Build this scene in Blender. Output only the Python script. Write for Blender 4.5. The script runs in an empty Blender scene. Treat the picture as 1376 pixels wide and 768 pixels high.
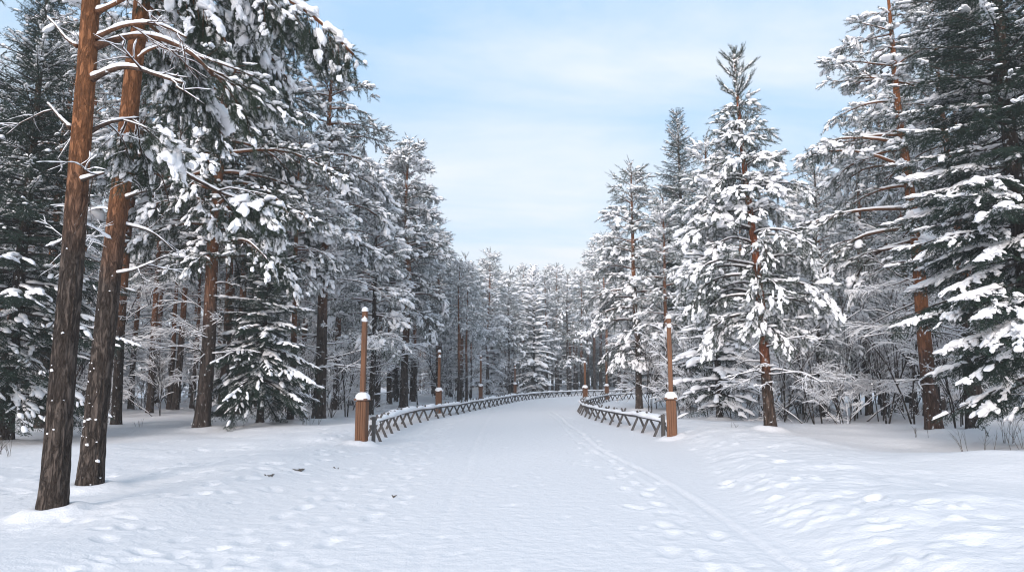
import bpy, math, random
import numpy as np
from mathutils import Vector

R = math.radians
PI = math.pi
sc = bpy.context.scene
COL = sc.collection
random.seed(7)

# ------------------------------------------------------------------ camera geometry (photo basis 1376 x 768)
F = 917.0; CX = 688.0; CY = 384.0; HOR = 508.0; CAMH = 1.6
TH = math.atan((HOR - CY) / F)
def at(px, py, Y):
    a = (px - CX) / F; b = -(py - CY) / F
    d = np.array([a, math.cos(TH) - b * math.sin(TH), math.sin(TH) + b * math.cos(TH)])
    s = Y / d[1]
    return np.array([0, 0, CAMH]) + d * s
def ground_at(px, py):
    a = (px - CX) / F; b = -(py - CY) / F
    d = np.array([a, math.cos(TH) - b * math.sin(TH), math.sin(TH) + b * math.cos(TH)])
    s = -CAMH / d[2]
    return d[0] * s, d[1] * s

# ------------------------------------------------------------------ noise
_rs = np.random.default_rng(11)
_LAT = _rs.random((64, 64, 64)).astype(np.float32)
def noise3(p):
    p = np.asarray(p, dtype=np.float64)
    i = np.floor(p).astype(int); f = p - i
    f = f * f * (3 - 2 * f)
    i0 = i & 63; i1 = (i + 1) & 63
    x0, y0, z0 = i0[..., 0], i0[..., 1], i0[..., 2]
    x1, y1, z1 = i1[..., 0], i1[..., 1], i1[..., 2]
    fx, fy, fz = f[..., 0], f[..., 1], f[..., 2]
    def L(a, b, t): return a + (b - a) * t
    c = L(L(L(_LAT[x0, y0, z0], _LAT[x1, y0, z0], fx), L(_LAT[x0, y1, z0], _LAT[x1, y1, z0], fx), fy),
          L(L(_LAT[x0, y0, z1], _LAT[x1, y0, z1], fx), L(_LAT[x0, y1, z1], _LAT[x1, y1, z1], fx), fy), fz)
    return c * 2 - 1
def noise2(x, y, s=1.0, o=0.0):
    return noise3(np.stack([x * s + o, y * s + o * 1.7, np.full_like(x, o * .37 + .5)], -1))
def fbm2(x, y, s, o=0.0, n=3):
    t = 0; a = 1
    for k in range(n):
        t = t + a * noise2(x, y, s * 2 ** k, o + 7.3 * k); a *= .5
    return t

# ------------------------------------------------------------------ materials
def new_mat(name):
    m = bpy.data.materials.new(name); m.use_nodes = True
    nt = m.node_tree; b = nt.nodes['Principled BSDF']
    return m, nt, b
def N(nt, t, **kw):
    n = nt.nodes.new(t)
    for k, v in kw.items(): setattr(n, k, v)
    return n
def ramp(nt, stops):
    r = N(nt, 'ShaderNodeValToRGB'); e = r.color_ramp.elements
    while len(e) < len(stops): e.new(.5)
    for el, (p, c) in zip(e, stops):
        el.position = p; el.color = (*c, 1) if len(c) == 3 else c
    return r
def noise_node(nt, vec, scale, detail=4, rough=.55):
    n = N(nt, 'ShaderNodeTexNoise'); n.inputs['Scale'].default_value = scale
    n.inputs['Detail'].default_value = detail; n.inputs['Roughness'].default_value = rough
    if vec is not None: nt.links.new(vec, n.inputs['Vector'])
    return n
def obj_vec(nt, scale=(1, 1, 1)):
    tc = N(nt, 'ShaderNodeTexCoord'); mp = N(nt, 'ShaderNodeMapping')
    mp.inputs['Scale'].default_value = scale
    nt.links.new(tc.outputs['Object'], mp.inputs['Vector'])
    return mp.outputs['Vector']

def mat_snow(name, bump=0.0, scale=60.0, col=(.915, .905, .92), ground=False):
    m, nt, b = new_mat(name)
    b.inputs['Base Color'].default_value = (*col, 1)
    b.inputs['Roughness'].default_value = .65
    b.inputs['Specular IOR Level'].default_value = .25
    if bump:
        v = obj_vec(nt)
        n1 = noise_node(nt, v, scale, 5, .65)
        bp = N(nt, 'ShaderNodeBump'); bp.inputs['Strength'].default_value = bump; bp.inputs['Distance'].default_value = .02
        nt.links.new(n1.outputs['Fac'], bp.inputs['Height'])
        if ground:
            n2 = noise_node(nt, v, 7.0, 4, .6)
            b2 = N(nt, 'ShaderNodeBump'); b2.inputs['Strength'].default_value = .45; b2.inputs['Distance'].default_value = .05
            nt.links.new(n2.outputs['Fac'], b2.inputs['Height'])
            nt.links.new(bp.outputs['Normal'], b2.inputs['Normal'])
            nt.links.new(b2.outputs['Normal'], b.inputs['Normal'])
        else:
            nt.links.new(bp.outputs['Normal'], b.inputs['Normal'])
    return m
SNOW = mat_snow('snow_on_branches', .35, 26.0)
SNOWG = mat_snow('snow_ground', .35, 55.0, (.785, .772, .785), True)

def mat_needle(name, c0, c1, rough=.55):
    m, nt, b = new_mat(name)
    g = N(nt, 'ShaderNodeNewGeometry')
    r = ramp(nt, [(0, c0), (1, c1)])
    v = obj_vec(nt); n = noise_node(nt, v, 1.3, 2)
    mx = N(nt, 'ShaderNodeMath', operation='MULTIPLY_ADD'); mx.inputs[1].default_value = .5
    nt.links.new(g.outputs['Random Per Island'], mx.inputs[0])
    m2 = N(nt, 'ShaderNodeMath', operation='MULTIPLY'); m2.inputs[1].default_value = .5
    nt.links.new(n.outputs['Fac'], m2.inputs[0]); nt.links.new(m2.outputs[0], mx.inputs[2])
    nt.links.new(mx.outputs[0], r.inputs['Fac']); nt.links.new(r.outputs['Color'], b.inputs['Base Color'])
    b.inputs['Roughness'].default_value = rough
    b.inputs['Specular IOR Level'].default_value = .3
    return m
PINE_N = mat_needle('pine_needles', (.012, .023, .014), (.044, .064, .037))
SPRUCE_N = mat_needle('spruce_needles', (.006, .017, .012), (.022, .043, .027))
FROST_N = mat_needle('frosted_needles', (.42, .45, .46), (.78, .80, .81))

def mat_bark(name, low, high, z0, z1, vs=(1, 1, .22), scale=14.0, flecks=.63, bump=.9, dist=.03):
    """plated bark: grey-brown foot, orange flaky upper stem, wind-blown snow stuck in patches"""
    m, nt, b = new_mat(name)
    v = obj_vec(nt, vs)
    tc = N(nt, 'ShaderNodeTexCoord'); sp = N(nt, 'ShaderNodeSeparateXYZ')
    nt.links.new(tc.outputs['Object'], sp.inputs[0])
    nz = noise_node(nt, tc.outputs['Object'], 1.4, 4, .6)
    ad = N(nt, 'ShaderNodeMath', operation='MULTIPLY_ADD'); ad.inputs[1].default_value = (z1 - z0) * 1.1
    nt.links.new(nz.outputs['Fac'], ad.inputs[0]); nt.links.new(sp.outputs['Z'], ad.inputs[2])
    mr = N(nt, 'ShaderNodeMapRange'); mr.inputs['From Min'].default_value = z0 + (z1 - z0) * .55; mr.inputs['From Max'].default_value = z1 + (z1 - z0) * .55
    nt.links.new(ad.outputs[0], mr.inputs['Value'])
    big = noise_node(nt, v, scale * .55, 8, .62); big.inputs['Distortion'].default_value = .6
    ds = N(nt, 'ShaderNodeMath', operation='SUBTRACT'); ds.inputs[1].default_value = .5; nt.links.new(big.outputs['Fac'], ds.inputs[0])
    vor = N(nt, 'ShaderNodeMath', operation='ABSOLUTE'); nt.links.new(ds.outputs[0], vor.inputs[0])
    nf = noise_node(nt, v, scale * 1.6, 7, .68)
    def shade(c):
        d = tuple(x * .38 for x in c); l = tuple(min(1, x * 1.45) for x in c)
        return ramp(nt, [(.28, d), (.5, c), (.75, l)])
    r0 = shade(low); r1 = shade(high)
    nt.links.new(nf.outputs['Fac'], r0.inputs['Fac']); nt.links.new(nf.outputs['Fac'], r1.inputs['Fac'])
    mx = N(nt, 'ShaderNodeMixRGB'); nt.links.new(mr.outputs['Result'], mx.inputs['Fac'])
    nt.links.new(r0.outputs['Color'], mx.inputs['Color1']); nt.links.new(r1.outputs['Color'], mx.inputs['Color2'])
    # dark fissures between plates
    fr = ramp(nt, [(0, (.32, .29, .27)), (.05, (.85, .85, .85)), (.10, (1, 1, 1))]); nt.links.new(vor.outputs[0], fr.inputs['Fac'])
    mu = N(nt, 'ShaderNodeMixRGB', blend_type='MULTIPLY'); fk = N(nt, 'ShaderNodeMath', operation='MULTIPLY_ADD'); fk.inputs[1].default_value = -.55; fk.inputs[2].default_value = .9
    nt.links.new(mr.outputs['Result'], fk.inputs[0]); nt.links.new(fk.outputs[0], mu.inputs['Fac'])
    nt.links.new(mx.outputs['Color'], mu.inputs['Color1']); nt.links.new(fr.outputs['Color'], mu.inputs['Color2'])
    # stuck snow
    ns = noise_node(nt, tc.outputs['Object'], 9.0, 4, .7)
    rs = ramp(nt, [(flecks, (0, 0, 0)), (flecks + .03, (1, 1, 1))]); nt.links.new(ns.outputs['Fac'], rs.inputs['Fac'])
    ms = N(nt, 'ShaderNodeMixRGB'); ms.inputs['Color2'].default_value = (.84, .86, .88, 1)
    nt.links.new(rs.outputs['Color'], ms.inputs['Fac']); nt.links.new(mu.outputs['Color'], ms.inputs['Color1'])
    nt.links.new(ms.outputs['Color'], b.inputs['Base Color'])
    b.inputs['Roughness'].default_value = .9; b.inputs['Specular IOR Level'].default_value = .15
    h = N(nt, 'ShaderNodeMath', operation='MULTIPLY_ADD'); h.inputs[1].default_value = .6
    vr = ramp(nt, [(0, (0, 0, 0)), (.09, (1, 1, 1))]); nt.links.new(vor.outputs[0], vr.inputs['Fac'])
    nt.links.new(nf.outputs['Fac'], h.inputs[0]); nt.links.new(vr.outputs['Color'], h.inputs[2])
    bp = N(nt, 'ShaderNodeBump'); bp.inputs['Strength'].default_value = bump; bp.inputs['Distance'].default_value = dist
    nt.links.new(h.outputs[0], bp.inputs['Height']); nt.links.new(bp.outputs['Normal'], b.inputs['Normal'])
    return m
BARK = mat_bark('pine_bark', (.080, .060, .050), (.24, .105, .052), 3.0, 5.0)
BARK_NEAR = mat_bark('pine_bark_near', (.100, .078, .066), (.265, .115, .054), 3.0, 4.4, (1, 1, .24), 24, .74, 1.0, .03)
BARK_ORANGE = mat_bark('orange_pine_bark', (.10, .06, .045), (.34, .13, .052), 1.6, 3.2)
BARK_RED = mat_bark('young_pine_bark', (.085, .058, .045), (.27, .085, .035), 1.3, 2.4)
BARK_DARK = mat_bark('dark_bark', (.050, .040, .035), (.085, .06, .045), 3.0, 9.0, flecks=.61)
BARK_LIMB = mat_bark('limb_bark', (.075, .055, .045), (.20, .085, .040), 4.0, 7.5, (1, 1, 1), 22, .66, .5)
BARK_TWIG = mat_bark('twig_bark', (.055, .045, .040), (.065, .05, .045), 1, 5, (1, 1, 1), 25, .62, .4)
def mat_wood(name, c, dark):
    m, nt, b = new_mat(name)
    v = obj_vec(nt, (14, 14, .7))
    n = noise_node(nt, v, 3.0, 6, .6)
    r = ramp(nt, [(.3, dark), (.5, c), (.72, tuple(x * 1.3 for x in c))]); nt.links.new(n.outputs['Fac'], r.inputs['Fac'])
    nt.links.new(r.outputs['Color'], b.inputs['Base Color']); b.inputs['Roughness'].default_value = .7
    bp = N(nt, 'ShaderNodeBump'); bp.inputs['Strength'].default_value = .35; bp.inputs['Distance'].default_value = .01
    nt.links.new(n.outputs['Fac'], bp.inputs['Height']); nt.links.new(bp.outputs['Normal'], b.inputs['Normal'])
    return m
WOOD = mat_wood('stained_wood', (.145, .058, .022), (.08, .034, .014))
WOOD_CAP = mat_wood('stained_wood_dark', (.14, .065, .035), (.08, .04, .025))
GREYWOOD = mat_wood('weathered_wood', (.075, .068, .066), (.035, .032, .032))
WEED = mat_wood('dry_stem', (.07, .055, .04), (.03, .025, .02))

# ------------------------------------------------------------------ mesh builder
class MB:
    def __init__(s): s.v = []; s.f3 = []; s.f4 = []; s.m3 = []; s.m4 = []; s.n = 0
    def add(s, v, f, mi=0):
        v = np.asarray(v, dtype=np.float32).reshape(-1, 3); f = np.asarray(f, dtype=np.int64)
        if len(f) == 0: return
        s.v.append(v)
        mi = np.broadcast_to(np.asarray(mi, dtype=np.int32), (len(f),))
        if f.shape[1] == 3: s.f3.append(f + s.n); s.m3.append(mi)
        else: s.f4.append(f + s.n); s.m4.append(mi)
        s.n += len(v)
    def build(s, name, mats, parent=None, smooth=True, link=True):
        v = np.concatenate(s.v) if s.v else np.zeros((0, 3), np.float32)
        f3 = np.concatenate(s.f3) if s.f3 else np.zeros((0, 3), np.int64)
        f4 = np.concatenate(s.f4) if s.f4 else np.zeros((0, 4), np.int64)
        mi = np.concatenate(s.m3 + s.m4) if (s.m3 or s.m4) else np.zeros(0, np.int32)
        me = bpy.data.meshes.new(name)
        me.vertices.add(len(v)); me.vertices.foreach_set('co', v.ravel())
        lv = np.concatenate([f3.ravel(), f4.ravel()]).astype(np.int32)
        me.loops.add(len(lv)); me.loops.foreach_set('vertex_index', lv)
        npoly = len(f3) + len(f4)
        ls = np.concatenate([np.arange(len(f3)) * 3, len(f3) * 3 + np.arange(len(f4)) * 4]).astype(np.int32)
        me.polygons.add(npoly); me.polygons.foreach_set('loop_start', ls)
        me.polygons.foreach_set('material_index', mi.astype(np.int32))
        me.polygons.foreach_set('use_smooth', np.full(npoly, smooth, dtype=bool))
        for m in (mats if isinstance(mats, (list, tuple)) else [mats]): me.materials.append(m)
        me.update(calc_edges=True)
        o = bpy.data.objects.new(name, me); COL.objects.link(o)
        if parent is not None: o.parent = parent
        return o
    def tube(s, pts, rad, k=6, mi=0, cap=True, zs=1.0, jit=None):
        """swept tube, rad per point; zs squashes the section vertically"""
        P = np.asarray(pts, float); n = len(P); rad = np.broadcast_to(np.asarray(rad, float), (n,))
        T = np.gradient(P, axis=0); T /= np.linalg.norm(T, axis=1, keepdims=True) + 1e-9
        ref = np.array([0, 0, 1.0]) if abs(T[n // 2][2]) < .85 else np.array([0, 1.0, 0])
        A = np.cross(T, ref); A /= np.linalg.norm(A, axis=1, keepdims=True) + 1e-9
        B = np.cross(A, T)
        a = np.arange(k) * 2 * PI / k
        rr = rad[:, None] if jit is None else rad[:, None] * jit
        V = P[:, None, :] + rr[..., None] * (np.cos(a)[None, :, None] * A[:, None, :] + zs * np.sin(a)[None, :, None] * B[:, None, :])
        i = np.arange(n - 1)[:, None] * k; j = np.arange(k)[None, :]; j2 = (j + 1) % k
        q = np.stack([i + j, i + j2, i + k + j2, i + k + j], -1).reshape(-1, 4)
        V = V.reshape(-1, 3)
        s.add(V, q, mi)
        if cap:
            base = s.n - len(V)
            e = np.concatenate([V, P[-1:], P[:1]])
            jj = np.arange(k)
            tri = np.stack([(n - 1) * k + jj, (n - 1) * k + (jj + 1) % k, np.full(k, len(V))], -1)
            tri2 = np.stack([(jj + 1) % k, jj, np.full(k, len(V) + 1)], -1)
            s.v.append(e[-2:].astype(np.float32)); s.n += 2
            s.f3.append(np.concatenate([tri, tri2]) + base); s.m3.append(np.full(2 * k, mi, np.int32))
    def box(s, c, size, rz=0, mi=0, taper=1.0, M=None):
        x, y, z = np.asarray(size) / 2
        v = np.array([[-x, -y, -z], [x, -y, -z], [x, y, -z], [-x, y, -z],
                      [-x * taper, -y * taper, z], [x * taper, -y * taper, z], [x * taper, y * taper, z], [-x * taper, y * taper, z]])
        if M is not None: v = v @ np.asarray(M).T
        ca, sa = math.cos(rz), math.sin(rz)
        v = v @ np.array([[ca, -sa, 0], [sa, ca, 0], [0, 0, 1]]).T + np.asarray(c)
        s.add(v, [[0, 3, 2, 1], [4, 5, 6, 7], [0, 1, 5, 4], [1, 2, 6, 5], [2, 3, 7, 6], [3, 0, 4, 7]], mi)

# icospheres
def ico(level):
    t = (1 + 5 ** .5) / 2
    v = [(-1, t, 0), (1, t, 0), (-1, -t, 0), (1, -t, 0), (0, -1, t), (0, 1, t), (0, -1, -t), (0, 1, -t), (t, 0, -1), (t, 0, 1), (-t, 0, -1), (-t, 0, 1)]
    f = [(0, 11, 5), (0, 5, 1), (0, 1, 7), (0, 7, 10), (0, 10, 11), (1, 5, 9), (5, 11, 4), (11, 10, 2), (10, 7, 6), (7, 1, 8),
         (3, 9, 4), (3, 4, 2), (3, 2, 6), (3, 6, 8), (3, 8, 9), (4, 9, 5), (2, 4, 11), (6, 2, 10), (8, 6, 7), (9, 8, 1)]
    v = [np.array(p) / np.linalg.norm(p) for p in v]
    for _ in range(level):
        c = {}; nf = []
        def mid(a, b):
            key = (min(a, b), max(a, b))
            if key not in c:
                p = v[a] + v[b]; v.append(p / np.linalg.norm(p)); c[key] = len(v) - 1
            return c[key]
        for a, b, d in f:
            ab, bd, da = mid(a, b), mid(b, d), mid(d, a)
            nf += [(a, ab, da), (b, bd, ab), (d, da, bd), (ab, bd, da)]
        f = nf
    return np.array(v), np.array(f)
BLOBS = {}
def make_blobs(level, amp):
    v, f = ico(level); out = []
    for k in range(8):
        r = 1 + amp * noise3(v * 1.5 + 13.1 * k + 5) + amp * .5 * noise3(v * 3.3 + 3.1 * k)
        w = v * r[:, None]
        w[:, 2] = np.where(w[:, 2] > 0, w[:, 2], w[:, 2] * .45)
        out.append(w)
    return out, f
BLOBS[1] = make_blobs(1, .35); BLOBS[2] = make_blobs(2, .42)

def frames(D):
    D = D / (np.linalg.norm(D, axis=1, keepdims=True) + 1e-9)
    up = np.tile(np.array([0, 0, 1.0]), (len(D), 1))
    up[np.abs(D[:, 2]) > .97] = (0, 1, 0)
    Y = np.cross(up, D); Y /= np.linalg.norm(Y, axis=1, keepdims=True) + 1e-9
    Z = np.cross(D, Y)
    return np.stack([D, Y, Z], -1)      # columns are axes
def scatter(mb, templates, face, pos, dirs, scl, rng, mi=0, per_face_mi=None, roll=None):
    """many copies of small templates in one mesh"""
    pos = np.asarray(pos, float); n = len(pos)
    if n == 0: return
    Rm = frames(np.asarray(dirs, float))
    if roll is not None:
        c, s_ = np.cos(roll), np.sin(roll); Y = Rm[:, :, 1].copy(); Z = Rm[:, :, 2].copy()
        Rm[:, :, 1] = Y * c[:, None] + Z * s_[:, None]; Rm[:, :, 2] = Z * c[:, None] - Y * s_[:, None]
    scl = np.asarray(scl, float)
    if scl.ndim == 1: scl = np.repeat(scl[:, None], 3, 1)
    Rm = Rm * scl[:, None, :]
    idx = rng.integers(0, len(templates), n)
    for k, T in enumerate(templates):
        sel = np.nonzero(idx == k)[0]
        if len(sel) == 0: continue
        V = np.einsum('nij,mj->nmi', Rm[sel], T) + pos[sel][:, None, :]
        Fk = face if not isinstance(face, list) else face[k]
        FF = (Fk[None] + (np.arange(len(sel)) * len(T))[:, None, None]).reshape(-1, Fk.shape[1])
        m = mi if per_face_mi is None else np.tile(per_face_mi[k], len(sel))
        mb.add(V.reshape(-1, 3), FF, m)

# needle sprays ---------------------------------------------------
def spray_templates(rng, nv, count, nlen, width, ang=(30, 65), flat=1.0, frost=.12, side=0):
    T, Fc, M = [], [], []
    for _ in range(nv):
        axes = [(np.zeros(3), np.array([1.0, 0, 0]), 1.0, count)]
        for q in range(side):
            t = .15 + .7 * q / max(1, side - 1); sg = 1 if q % 2 else -1
            a = R(rng.uniform(38, 55)) * sg
            axes.append((np.array([t, 0, 0]), np.array([math.cos(a), math.sin(a), rng.uniform(-.25, .05)]), (1 - t) * .55 + .14, max(6, int(count * .4))))
        V = []
        for o, d, L, c in axes:
            d = d / np.linalg.norm(d)
            e1 = np.cross(d, [0, 0, 1.0]); e1 /= np.linalg.norm(e1); e2 = np.cross(e1, d)
            for _i in range(c):
                t = rng.uniform(.02, 1.0) ** .85 * L; ph = rng.uniform(0, 2 * PI); an = R(rng.uniform(*ang))
                if t > .92 * L: an *= .5
                rd = math.cos(ph) * e1 + flat * math.sin(ph) * e2
                nd = d * math.cos(an) + rd * math.sin(an)
                nl = nlen * rng.uniform(.7, 1.15)
                b = o + d * t
                w = np.cross(nd, rng.normal(size=3)); w /= np.linalg.norm(w) + 1e-9
                V += [b - w * width / 2, b + w * width / 2, b + nd * nl]
        V = np.array(V); n = len(V) // 3
        T.append(V); Fc.append(np.arange(n * 3).reshape(-1, 3)); M.append((rng.random(n) < frost).astype(np.int32))
    return T, Fc, M
_r = np.random.default_rng(5)
SPRAY_PINE = spray_templates(_r, 6, 60, .25, .026, (25, 70), frost=.17)
SPRAY_PINE_FINE = spray_templates(_r, 6, 105, .27, .016, (22, 65), frost=.02)
SPRAY_PINE_FAR = spray_templates(_r, 5, 26, .30, .050, (25, 70), frost=.34)
SPRAY_SPRUCE = spray_templates(_r, 6, 38, .13, .030, (30, 60), .6, .012, 6)
SPRAY_SPRUCE_FAR = spray_templates(_r, 5, 18, .16, .055, (30, 60), .6, .07, 4)

def unit(v): return v / (np.linalg.norm(v) + 1e-9)
def dir_of(az, el): return np.array([math.cos(az) * math.cos(el), math.sin(az) * math.cos(el), math.sin(el)])
def grow(rng, p, az, el, L, n, droop, waz=.12, wel=.06, tipup=0.0):
    pts = [np.array(p, float)]
    for i in range(n):
        t = i / n
        pts.append(pts[-1] + dir_of(az, el) * L / n)
        az += rng.normal(0, waz); el += rng.normal(0, wel) - droop / n * (.5 + 1.0 * t) + tipup * (t > .6) / n * 2.5
        el = max(el, -1.35)
    return np.array(pts)
def interp(pts, t):
    x = t * (len(pts) - 1); i = min(int(x), len(pts) - 2); f = x - i
    return pts[i] * (1 - f) + pts[i + 1] * f, unit(pts[i + 1] - pts[i])
def ridge(mb, rng, pts, rad, thick, k=6, mi=0):
    """snow lying along the top of a branch, broken and uneven"""
    P = np.asarray(pts, float); n = len(P)
    m = max(n * 2, 5); t = np.linspace(0, n - 1, m)
    Q = np.stack([np.interp(t, np.arange(n), P[:, c]) for c in range(3)], -1)
    rr = np.interp(t, np.arange(n), np.broadcast_to(rad, (n,)))
    T = np.gradient(Q, axis=0); T /= np.linalg.norm(T, axis=1, keepdims=True) + 1e-9
    flat = np.clip(1.15 - np.abs(T[:, 2]) * 1.1, .12, 1)
    w = (rr * .8 + thick * rng.uniform(.5, 1.3, m)) * flat
    w[0] *= .3; w[-1] *= .3
    Q[:, 2] += rr * .75 + w * .30
    mb.tube(Q, w, k, mi, True, .75)

class Tree:
    """collects trunk, branches, needles and snow of one tree"""
    def __init__(s, seed, far=False):
        s.rng = np.random.default_rng(seed); s.trunk = MB(); s.br = MB(); s.nd = MB(); s.sn = MB()
        s.sp = []; s.sd = []; s.sl = []; s.far = far
        s.bp = []; s.bd = []; s.bs = []; s.off = s.rng.uniform(0, 30, 3)
    def spray(s, p, d, l): s.sp.append(p); s.sd.append(d); s.sl.append(l)
    def blob(s, p, d, sx, sy, sz): s.bp.append(p); s.bd.append(d); s.bs.append((sx, sy, sz))
    def load(s, p):
        """how much snow this spot of the crown still carries: 0 bare .. 1.3 heaped"""
        v = float(noise3(np.array(p) * np.array([.75, .75, 1.1]) + s.off)) + .5 * float(noise3(np.array(p) * 2.1 + s.off * 1.7))
        return min(1.3, max(0.05, .70 + .95 * v))
    def clump(s, p, d, sx, sy, sz):
        r = s.rng
        s.blob(p, d, sx * .85, sy * .8, sz * .85)
        for _ in range(r.integers(2, 5)):
            k = r.uniform(.35, .75)
            s.blob(p + d * sx * r.uniform(-.95, 1.05) + np.array([r.normal(0, .55) * sy, r.normal(0, .55) * sy, -sz * r.uniform(0, .7)]), d + r.normal(0, .3, 3), sx * k, sy * k * 1.1, sz * k * 1.2)
    def twig(s, p, az, el, L, r, depth, droop=.3, k=4, snow=.012, nchild=(3, 5), wob=.22):
        rng = s.rng
        n = 4 if depth == 0 else 5
        pts = grow(rng, p, az, el, L, n, droop, wob, wob * .6)
        s.br.tube(pts, np.linspace(r, r * .35, n + 1), k)
        if snow: ridge(s.sn, rng, pts, np.linspace(r, r * .35, n + 1), snow, 4 if depth < 2 else 5)
        if depth > 0:
            for i in range(rng.integers(nchild[0], nchild[1] + 1)):
                t = rng.uniform(.25, .98); q, d = interp(pts, t)
                a = math.atan2(d[1], d[0]) + rng.choice([-1, 1]) * rng.uniform(.4, 1.1)
                e = math.asin(np.clip(d[2], -1, 1)) + rng.normal(.1, .3)
                s.twig(q, a, e, L * rng.uniform(.35, .6) * (1.15 - .5 * t), r * .5, depth - 1, droop, max(3, k - 1), snow * .8, nchild, wob)
        return pts
    def finish(s, name, label, cat, sprays=None, needle=None, bark=BARK, limb=BARK_LIMB, blob=1, needle_names=('trunk', 'branches', 'crown', 'snow_load')):
        rng = s.rng
        root = bpy.data.objects.new(name, None); COL.objects.link(root); root.empty_display_size = .5
        root['label'] = label; root['category'] = cat
        if s.trunk.n: s.trunk.build('trunk', bark, root)
        if s.br.n: s.br.build('branches', limb, root)
        host = root
        if s.sp:
            T, Fc, M = sprays
            scatter(s.nd, T, Fc, s.sp, s.sd, s.sl, rng, per_face_mi=M, roll=rng.uniform(-.5, .5, len(s.sp)))
            host = s.nd.build('crown', [needle, FROST_N], root, smooth=False)
        if s.bp:
            scatter(s.sn, BLOBS[blob][0], BLOBS[blob][1], s.bp, s.bd, s.bs, rng)
        if s.sn.n: s.sn.build('snow', SNOW, host)
        s.nfaces = sum(len(f) for m in (s.trunk, s.br, s.nd, s.sn) for f in m.f3 + m.f4)
        return root

def make_trunk(t, H, r0, lean=(0, 0), bend=.15, k=14, n=26, rough=.06, flare=.3, z0=-.35):
    rng = t.rng; o1, o2 = rng.uniform(0, 40, 2)
    z = np.concatenate([np.linspace(z0, 1.0, 8)[:-1], np.linspace(1.0, H, n)])
    zz = np.maximum(z, 0)
    env = np.minimum(zz / 3, 1)
    P = np.stack([lean[0] * zz + bend * env * noise3(np.stack([zz * .22 + o1, zz * 0, zz * 0], -1)),
                  lean[1] * zz + bend * env * noise3(np.stack([zz * .22 + o2, zz * 0 + 9, zz * 0], -1)), z], -1)
    tt = zz / H
    rad = r0 * np.maximum(1 - tt, 0) ** .75 * .97 + .012 + r0 * flare * np.exp(-zz / .25)
    a = np.arange(k) * 2 * PI / k
    jit = 1 + rough * noise3(np.stack([np.cos(a)[None] * 1.6 + z[:, None] * .0 + o1, np.sin(a)[None] * 1.6 + z[:, None] * 0, z[:, None] * .9 + 0 * a[None]], -1))
    t.trunk.tube(P, rad, k, 0, True, 1.0, jit)
    t.P = P; t.z = z; t.rad = rad; t.H = H
    return t
def trunk_at(t, z):
    return np.array([np.interp(z, t.z, t.P[:, 0]), np.interp(z, t.z, t.P[:, 1]), z]), np.interp(z, t.z, t.rad)

def pine_branch(t, pts, r0, L, dens=1.0, spr=(.26, .40), snow=.75, start=.3, bl=1.0, secL=.42, side_el=-.05):
    rng = t.rng; n = len(pts) - 1
    rads = np.linspace(r0, max(.008, r0 * .25), n + 1)
    t.br.tube(pts, rads, 6 if not t.far else 4)
    ridge(t.sn, rng, pts, rads, .022 * bl, 6 if not t.far else 4)
    step = .24 / dens if not t.far else .42
    s_ = max(start * L, .12); sg = 1
    while s_ < L:
        u = s_ / L; q, d = interp(pts, min(u, .999)); sg = -sg
        az = math.atan2(d[1], d[0]) + sg * rng.uniform(.45, 1.05); el = math.asin(np.clip(d[2], -1, 1)) + rng.normal(side_el, .18)
        l2 = (secL * L * (1.12 - u) + .22) * rng.uniform(.65, 1.25)
        l2 = min(l2, 1.7)
        sp = grow(rng, q, az, el, l2, 4, .55, .16, .10)
        t.br.tube(sp, np.linspace(max(.006, r0 * .3), .004, 5), 3, 0, False)
        pine_sprays(t, sp, l2, spr, snow, bl, dens)
        s_ += step * rng.uniform(.7, 1.3)
    pine_sprays(t, pts[-3:], L * 2 / n, spr, snow, bl, dens, tip=True)
def pine_sprays(t, sp, l2, spr, snow, bl, dens, tip=False):
    rng = t.rng
    st = (.15 if not t.far else .26) / dens
    x = .25 * l2; sg = 1
    while x <= l2 + .001:
        u = min(x / l2, .999); q, d = interp(sp, u); sg = -sg
        az = math.atan2(d[1], d[0]) + sg * rng.uniform(.1, .9); el = math.asin(np.clip(d[2], -1, 1)) + rng.normal(-.08, .30)
        dd = dir_of(az, max(el, -1.4)); l = rng.uniform(*spr)
        t.spray(q, dd, l)
        if rng.random() < .75:      # hanging shoots under the branch
            t.spray(q, dir_of(az + rng.normal(0, .8), el - rng.uniform(.5, 1.2)), l * .95)
        ld = t.load(q) * (.55 + .55 * u)
        if rng.random() < snow * ld * 1.15:
            b = rng.lognormal(-.12, .38) * bl * (.55 + .45 * ld)
            sz = .19 * l * b
            t.clump(q + dd * l * .5 + np.array([0, 0, .06 * l + sz * .5]), dd, .46 * l * b ** .5, .23 * l * b, sz)
        elif rng.random() < .62 * min(1, snow + .1):     # small puff
            b = rng.lognormal(-.2, .35); k = .055 * (1 + .6 * (l > .4)) * b
            t.blob(q + dd * l * rng.uniform(.3, .9) + np.array([0, 0, k * .6]), dd, k * rng.uniform(1.0, 2.2), k, k * .75)
        x += st * rng.uniform(.7, 1.3)
    q, d = interp(sp, .999); l = rng.uniform(*spr)
    t.spray(q, d, l * 1.05)
    ld = t.load(q)
    if rng.random() < snow * ld * 1.3:
        b = rng.lognormal(-.05, .35) * bl * (.55 + .45 * ld)
        t.clump(q + d * l * .35 + np.array([0, 0, .11 * l * b]), d, .45 * l * b ** .5, .26 * l * b, .21 * l * b)

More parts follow.
